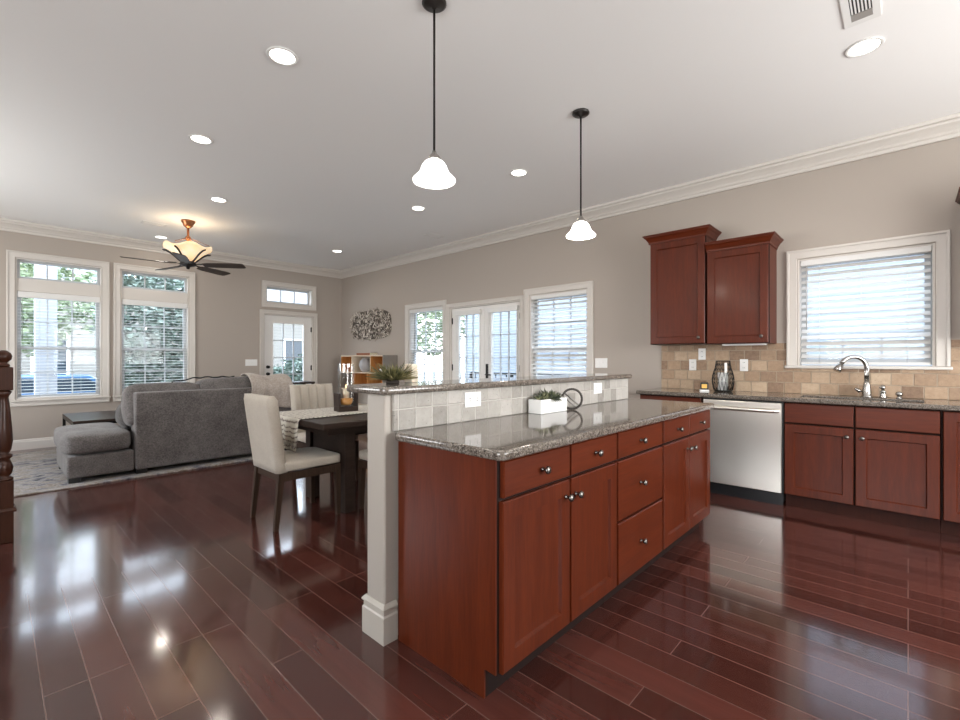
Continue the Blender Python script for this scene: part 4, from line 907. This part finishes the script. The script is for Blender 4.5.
# ------------------------------------------------------------------ dining set
D = thing('dining_table', 'dark wood dining table with trestle legs behind the island bar', 'table', (1.638, 3.08, 0))
tl, tw = 1.85, 1.06
bm = B(); box(bm, 0, tl, 0, tw, 0.713, 0.76, 0.006); obj('table_top', bm, M['dark_wood'], D)
bm = B(); box(bm, 0.10, tl - 0.10, 0.12, tw - 0.12, 0.655, 0.7125); obj('apron', bm, M['dark_wood'], D)
for x in (0.335, tl - 0.335):
    for y in (0.235, tw - 0.235):
        bm = B(); box(bm, x - 0.045, x + 0.045, y - 0.045, y + 0.045, 0.0, 0.6545, 0.004); obj('leg', bm, M['dark_wood'], D)
    bm = B(); box(bm, x - 0.02, x + 0.02, 0.2805, tw - 0.2805, 0.44, 0.654); obj('end_panel', bm, M['dark_wood'], D)
bm = B(); box(bm, 0.38, tl - 0.38, tw / 2 - 0.03, tw / 2 + 0.03, 0.56, 0.62); obj('stretcher', bm, M['dark_wood'], D)
# runner
bm = B(); y0, y1 = 3.43, 4.03; nY = 18; sec = [(3.46, 0.768), (2.6, 0.768), (1.70, 0.768), (1.640, 0.768), (1.626, 0.764), (1.616, 0.745), (1.612, 0.70), (1.610, 0.64), (1.608, 0.585)]
rows = []
for j, (x, z) in enumerate(sec):
    rows.append([bm.verts.new((x - (0.012 * abs(math.sin(i * 0.9)) if j > 5 else 0), y0 + (y1 - y0) * i / nY, z + (0.0 if j < 8 else 0.012 * math.sin(i * 1.3)))) for i in range(nY + 1)])
for a_, b_ in zip(rows, rows[1:]):
    for i in range(nY): bm.faces.new((a_[i], a_[i + 1], b_[i + 1], b_[i])).smooth = True
rn = thing('table_runner', 'cream and black woven runner hanging over the end of the dining table', 'table runner', (0, 0, 0))
o = obj('cloth', bm, M['runner'], rn); s = o.modifiers.new('s', 'SOLIDIFY'); s.thickness = 0.005; s.offset = 0
bm = B(); rs = random.Random(5)
for i in range(64):
    y = y0 + 0.006 + (y1 - y0 - 0.012) * i / 63; tube(bm, [(1.604, y, 0.59), (1.600 + rs.uniform(-.004, .004), y + rs.uniform(-.006, .006), 0.545), (1.602, y + rs.uniform(-.01, .01), 0.515)], 0.0028, 4)
obj('fringe', bm, M['runner'], rn)
# hurricane candle holder
H = thing('candle_holder', 'tall glass hurricane candle holder in a dark wood cradle on the dining table', 'candle holder', (2.16, 3.655, 0.7712), R(-8))
bm = B(); box(bm, -0.09, 0.09, -0.06, 0.06, 0.0, 0.045, 0.003); box(bm, -0.09, -0.072, -0.06, 0.06, 0.045, 0.16, 0.002); box(bm, 0.072, 0.09, -0.06, 0.06, 0.045, 0.16, 0.002); obj('cradle', bm, M['dark_wood'], H)
bm = B(); lathe(bm, [(0.0, 0.046), (0.05, 0.052), (0.066, 0.075), (0.070, 0.11), (0.070, 0.42)], 28, caps=False); obj('glass', bm, M['clear'], H, smooth=True)
bm = B(); lathe(bm, [(0.0, 0.0508), (0.042, 0.057), (0.056, 0.08), (0.058, 0.11), (0.0, 0.112)], 22); obj('amber_fill', bm, M['amber'], H)
bm = B(); lathe(bm, [(0.028, 0.1125), (0.028, 0.20), (0.0, 0.20)], 20); obj('candle', bm, M['wax'], H)
bm = B(); lathe(bm, [(0.0, 0.202), (0.006, 0.208), (0.007, 0.216), (0.003, 0.232), (0, 0.238)], 10); obj('flame', bm, M['flame'], H)

# chairs: local front = +y
def make_chair(label, loc, rot):
    C = thing('dining_chair', label, 'chair', loc, rot, 'upholstered dining chairs')
    cushion('seat', -0.235, 0.235, -0.215, 0.255, 0.405, 0.485, 'linen', C, 0.008, 0.025, amp=0.002)
    bm = B(); nx_, nz_ = 40, 12; th = 0.085; G = [[], []]
    for k_, side in enumerate((1, -1)):
        for j in range(nz_ + 1):
            f_ = j / nz_; z = 0.405 + f_ * 0.572; yc = -0.215 - 0.078 * f_; row = []
            for i in range(nx_ + 1):
                u_ = i / nx_; x = (-0.225 + 0.45 * u_) * (1 + 0.03 * f_)
                e_ = min(1.0, min(u_, 1 - u_) / 0.06); e2 = min(1.0, (1 - f_) / 0.07, 1.0); rr_ = math.sqrt(max(0, 1 - (1 - e_) ** 2)) * math.sqrt(max(0, 1 - (1 - e2) ** 2)) 
                off = th / 2 * (0.55 + 0.45 * rr_)
                if side > 0 and f_ > 0.16: off -= 0.03 * max(0.0, 1 - abs(((u_ * 5) % 1.0) - 0.0 if ((u_ * 5) % 1.0) < 0.5 else 1 - ((u_ * 5) % 1.0)) / 0.2)
                row.append(bm.verts.new((x, yc + side * off, z - (0.012 * (1 - rr_) if j == nz_ else 0))))
            G[k_].append(row)
    for k_ in (0, 1):
        for j in range(nz_):
            for i in range(nx_): bm.faces.new((G[k_][j][i], G[k_][j][i + 1], G[k_][j + 1][i + 1], G[k_][j + 1][i])).smooth = True
    def rim(a_, b_):
        for i in range(len(a_) - 1): bm.faces.new((a_[i], a_[i + 1], b_[i + 1], b_[i])).smooth = True
    rim(G[0][0], G[1][0]); rim(G[0][-1], G[1][-1]); rim([r_[0] for r_ in G[0]], [r_[0] for r_ in G[1]]); rim([r_[-1] for r_ in G[0]], [r_[-1] for r_ in G[1]])
    obj('backrest', bm, M['linen'], C)
    bm = B()
    for a_ in ((-0.215, 0.215, 0.215, 0.24), (-0.215, 0.215, -0.235, -0.21), (-0.225, -0.20, -0.21, 0.215), (0.20, 0.225, -0.21, 0.215)): box(bm, *a_, 0.345, 0.404)
    obj('seat_frame', bm, M['leg_wood'], C)
    for sx_ in (-1, 1):
        for fr in (1, -1):
            bm = B(); tx, ty = sx_ * 0.205, (0.222 if fr > 0 else -0.222); bx, by = sx_ * 0.212, (0.228 if fr > 0 else -0.262)
            tp = [bm.verts.new((tx + i * 0.022, ty + j * 0.022, 0.404)) for i, j in ((-1, -1), (1, -1), (1, 1), (-1, 1))]
            bt = [bm.verts.new((bx + i * 0.015, by + j * 0.015, 0.0)) for i, j in ((-1, -1), (1, -1), (1, 1), (-1, 1))]
            bm.faces.new(tp); bm.faces.new(bt[::-1])
            for i in range(4): bm.faces.new((tp[i], bt[i], bt[(i + 1) % 4], tp[(i + 1) % 4]))
            obj('leg', bm, M['leg_wood'], C)
    return C
ch = make_chair('oatmeal upholstered dining chair at the table end, seen from its side', (1.655, 3.52, 0), R(-90))
dup(ch, None, (2.33, 4.33, 0), R(180), 'oatmeal channel-back dining chair facing us across the dining table')
dup(ch, None, (2.295, 3.06, 0), 0, 'oatmeal dining chair tucked under the near table side, half hidden by the post')

# ------------------------------------------------------------------ outdoors
bm = B(); box(bm, -30, 45, -20, 60, -0.75, -0.60); struct('ground_outside', bm, M['lawn'])
def leaves(name, n, shape, mt, label, cat, kind=None, size=0.07, parent=None):
    bm = B(); rs = random.Random(len(name) * 31 + n)
    for k in range(n):
        c_ = Vector(shape(rs)); d_ = Vector((rs.uniform(-1, 1), rs.uniform(-1, 1), rs.uniform(-1, 1))).normalized(); u_, v_ = frame_of(d_); s = size * rs.uniform(0.6, 1.4)
        vs4 = [bm.verts.new(c_ + u_ * s), bm.verts.new(c_ + v_ * s * 0.5 + d_ * s * 0.2), bm.verts.new(c_ - u_ * s), bm.verts.new(c_ - v_ * s * 0.5 + d_ * s * 0.2)]
        bm.faces.new(vs4)
    o = obj(name, bm, M[mt], parent)
    if label: tag(o, label, cat, kind=kind)
    return o
def hshape(x0, x1, y0, y1, z0, z1):
    def f(rs):
        x, z = rs.uniform(x0, x1), rs.uniform(z0, z1)
        return (x, y0 + rs.random() ** 2 * (y1 - y0) + 0.25 * math.sin(x * 3) * math.sin(z * 2.2), z + 0.2 * math.sin(x * 2.3))
    return f
leaves('hedge', 9000, hshape(1.55, 4.3, 12.2, 13.2, -0.6, 3.35), 'hedge', 'tall dark green hedge outside the window above the sofa', 'hedge', size=0.085)
leaves('shrub', 4500, hshape(4.6, 7.6, 11.6, 12.6, -0.6, 1.2), 'hedge', 'pale green shrub outside the glazed back door', 'shrub', size=0.08)
def tree(label, x, y, h, r, n, name='tree', mt='leaf', zb=-0.6):
    T_ = thing(name, label, 'tree', (x, y, zb))
    bm = B(); tube(bm, [(0, 0, 0), (0.1, 0.05, h * 0.3), (0.0, 0.1, h * 0.6), (0.15, 0.1, h * 0.85)], [0.13, 0.11, 0.08, 0.04], 9)
    tube(bm, [(0.07, 0.05, h * 0.35), (0.5, 0.2, h * 0.6), (0.8, 0.3, h * 0.8)], [0.06, 0.05, 0.02], 7); tube(bm, [(0.05, 0.05, h * 0.3), (-0.4, 0, h * 0.55), (-0.7, 0.2, h * 0.75)], [0.06, 0.05, 0.02], 7); obj('trunk', bm, M['bark'], T_)
    def f(rs):
        while True:
            p_ = Vector((rs.uniform(-1, 1), rs.uniform(-1, 1), rs.uniform(-1, 1)))
            if p_.length < 1 and noise.noise(p_ * 2.5 + Vector((x, y, 0))) > -0.15: return (p_.x * r, p_.y * r, h * 0.78 + p_.z * r * 0.75)
    leaves('crown', n, f, mt, None, None, size=0.10, parent=T_); return T_
tree('leafy tree outside the window beside the newel post', 0.1, 17.6, 4.6, 2.3, 5600)
tree('sunlit tree to the left outside the patio doors', 9.9, 12.9, 4.6, 2.6, 5200)
H_ = thing('neighbour_house', 'cream house across the street seen through the window beside the newel post', 'house', (-4, 24, -0.6))
bm = B(); box(bm, -3, 19.5, 0, 6, 0, 4.6); obj('wall', bm, M['stucco'], H_)
bm = B(); pv = [bm.verts.new(q) for q in ((-3.5, -0.6, 4.6), (20, -0.6, 4.6), (20, 6.6, 4.6), (-3.5, 6.6, 4.6), (-3.5, 3, 7.4), (20, 3, 7.4))]
for q in ((0, 1, 5, 4), (2, 3, 4, 5), (0, 4, 3), (1, 2, 5), (0, 3, 2, 1)): bm.faces.new([pv[i] for i in q])
obj('roof', bm, M['roofing'], H_)
for x in (0.2, 2.6, 5.0, 7.4, 11.5, 14.5):
    bm = B(); ring(bm, x, x + 1.1, 1.2, 2.9, 0.09, -0.06, 0.01); w_ = obj('window', bm, M['white'], H_); bm = B(); box(bm, x + 0.09, x + 1.01, -0.02, -0.003, 1.29, 2.81); obj('pane', bm, M['car_glass'], w_)
H2 = thing('neighbour_house', 'pale sided house close by, filling the view of the kitchen window', 'house', (9.2, -5.0, -0.6))
bm = B(); box(bm, 0, 6, -4, 14.2, 0, 5.2); obj('wall', bm, M['siding'], H2)
bm = B(); pv = [bm.verts.new(q) for q in ((-0.5, -4.5, 5.2), (6.5, -4.5, 5.2), (6.5, 14.7, 5.2), (-0.5, 14.7, 5.2), (3, -4.5, 8), (3, 14.7, 8))]
for q in ((0, 3, 5, 4), (1, 4, 5, 2), (0, 4, 1), (3, 2, 5), (0, 1, 2, 3)): bm.faces.new([pv[i] for i in q])
obj('roof', bm, M['roofing'], H2)
M['porch'] = siding('white_porch_siding', (0.42, 0.43, 0.46), 0.12)
P_ = thing('porch_column', 'white sided porch column outside the window beside the newel post', 'column', (0.645, 10.9, -0.6))
bm = B(); box(bm, -0.14, 0.14, -0.14, 0.14, 0.0, 4.0, 0.01); obj('shaft', bm, M['porch'], P_)
bm = B(); box(bm, -0.19, 0.19, -0.19, 0.19, 0.0005, 0.9, 0.01); obj('pedestal', bm, M['porch'], P_)
# parked car
CAR = thing('car', 'blue parked car seen low through the window beside the newel post', 'car', (1.1, 15.4, -0.6))
def shell(name, prof, y0, y1, mt, par, inset=0.0):
    bm = B(); a_ = [bm.verts.new((x, y0 + inset * (z > 0.9), z)) for x, z in prof]; b_ = [bm.verts.new((x, y1 - inset * (z > 0.9), z)) for x, z in prof]; n_ = len(prof)
    bm.faces.new(a_); bm.faces.new(b_[::-1])
    for i in range(n_): bm.faces.new((a_[i], b_[i], b_[(i + 1) % n_], a_[(i + 1) % n_]))
    return obj(name, bm, M[mt], par, bevel=0.04)
shell('body', [(-2.1, 0.3), (2.1, 0.3), (2.15, 0.7), (2.05, 0.92), (1.2, 1.0), (0.55, 1.45), (-0.9, 1.48), (-1.6, 1.05), (-2.1, 0.95), (-2.15, 0.6)], -0.85, 0.85, 'car_paint', CAR, 0.18)
shell('window_band', [(1.0, 1.04), (0.5, 1.38), (-0.85, 1.41), (-1.42, 1.06)], -0.80, 0.80, 'car_glass', CAR, 0.105)
for x in (-1.35, 1.35):
    for y in (-0.76, 0.76):
        bm = B(); lathe(bm, [(0.0, -0.1), (0.26, -0.1), (0.32, -0.07), (0.32, 0.07), (0.26, 0.1), (0, 0.1)], 22, (0, 0, 0), '-y'); obj('wheel', bm, M['tyre'], CAR, loc=(x, y, 0.32))
# deck and railing outside the patio doors
bm = B(); box(bm, XR + TH + 0.002, 7.6, 2.4, 7.4, -0.5995, -0.05); struct('deck_outside', bm, M['lawn'])
RL = thing('deck_railing', 'black metal deck railing outside the patio doors', 'railing', (7.5, 2.5, -0.05))
bm = B(); box(bm, -0.025, 0.025, 0, 4.8, 0.95, 0.99); obj('top_rail', bm, M['black'], RL); bm = B(); box(bm, -0.015, 0.015, 0, 4.8, 0.08, 0.11); obj('bottom_rail', bm, M['black'], RL)
for k in range(33):
    bm = B(); y = 0.0 + 0.15 * k; r_ = 0.025 if k % 8 == 0 else 0.009; box(bm, -r_ * 0.98, r_ * 0.98, y - r_, y + r_, 0.0 if k % 8 == 0 else 0.1105, 0.9495); obj('post' if k % 8 == 0 else 'baluster', bm, M['black'], RL)
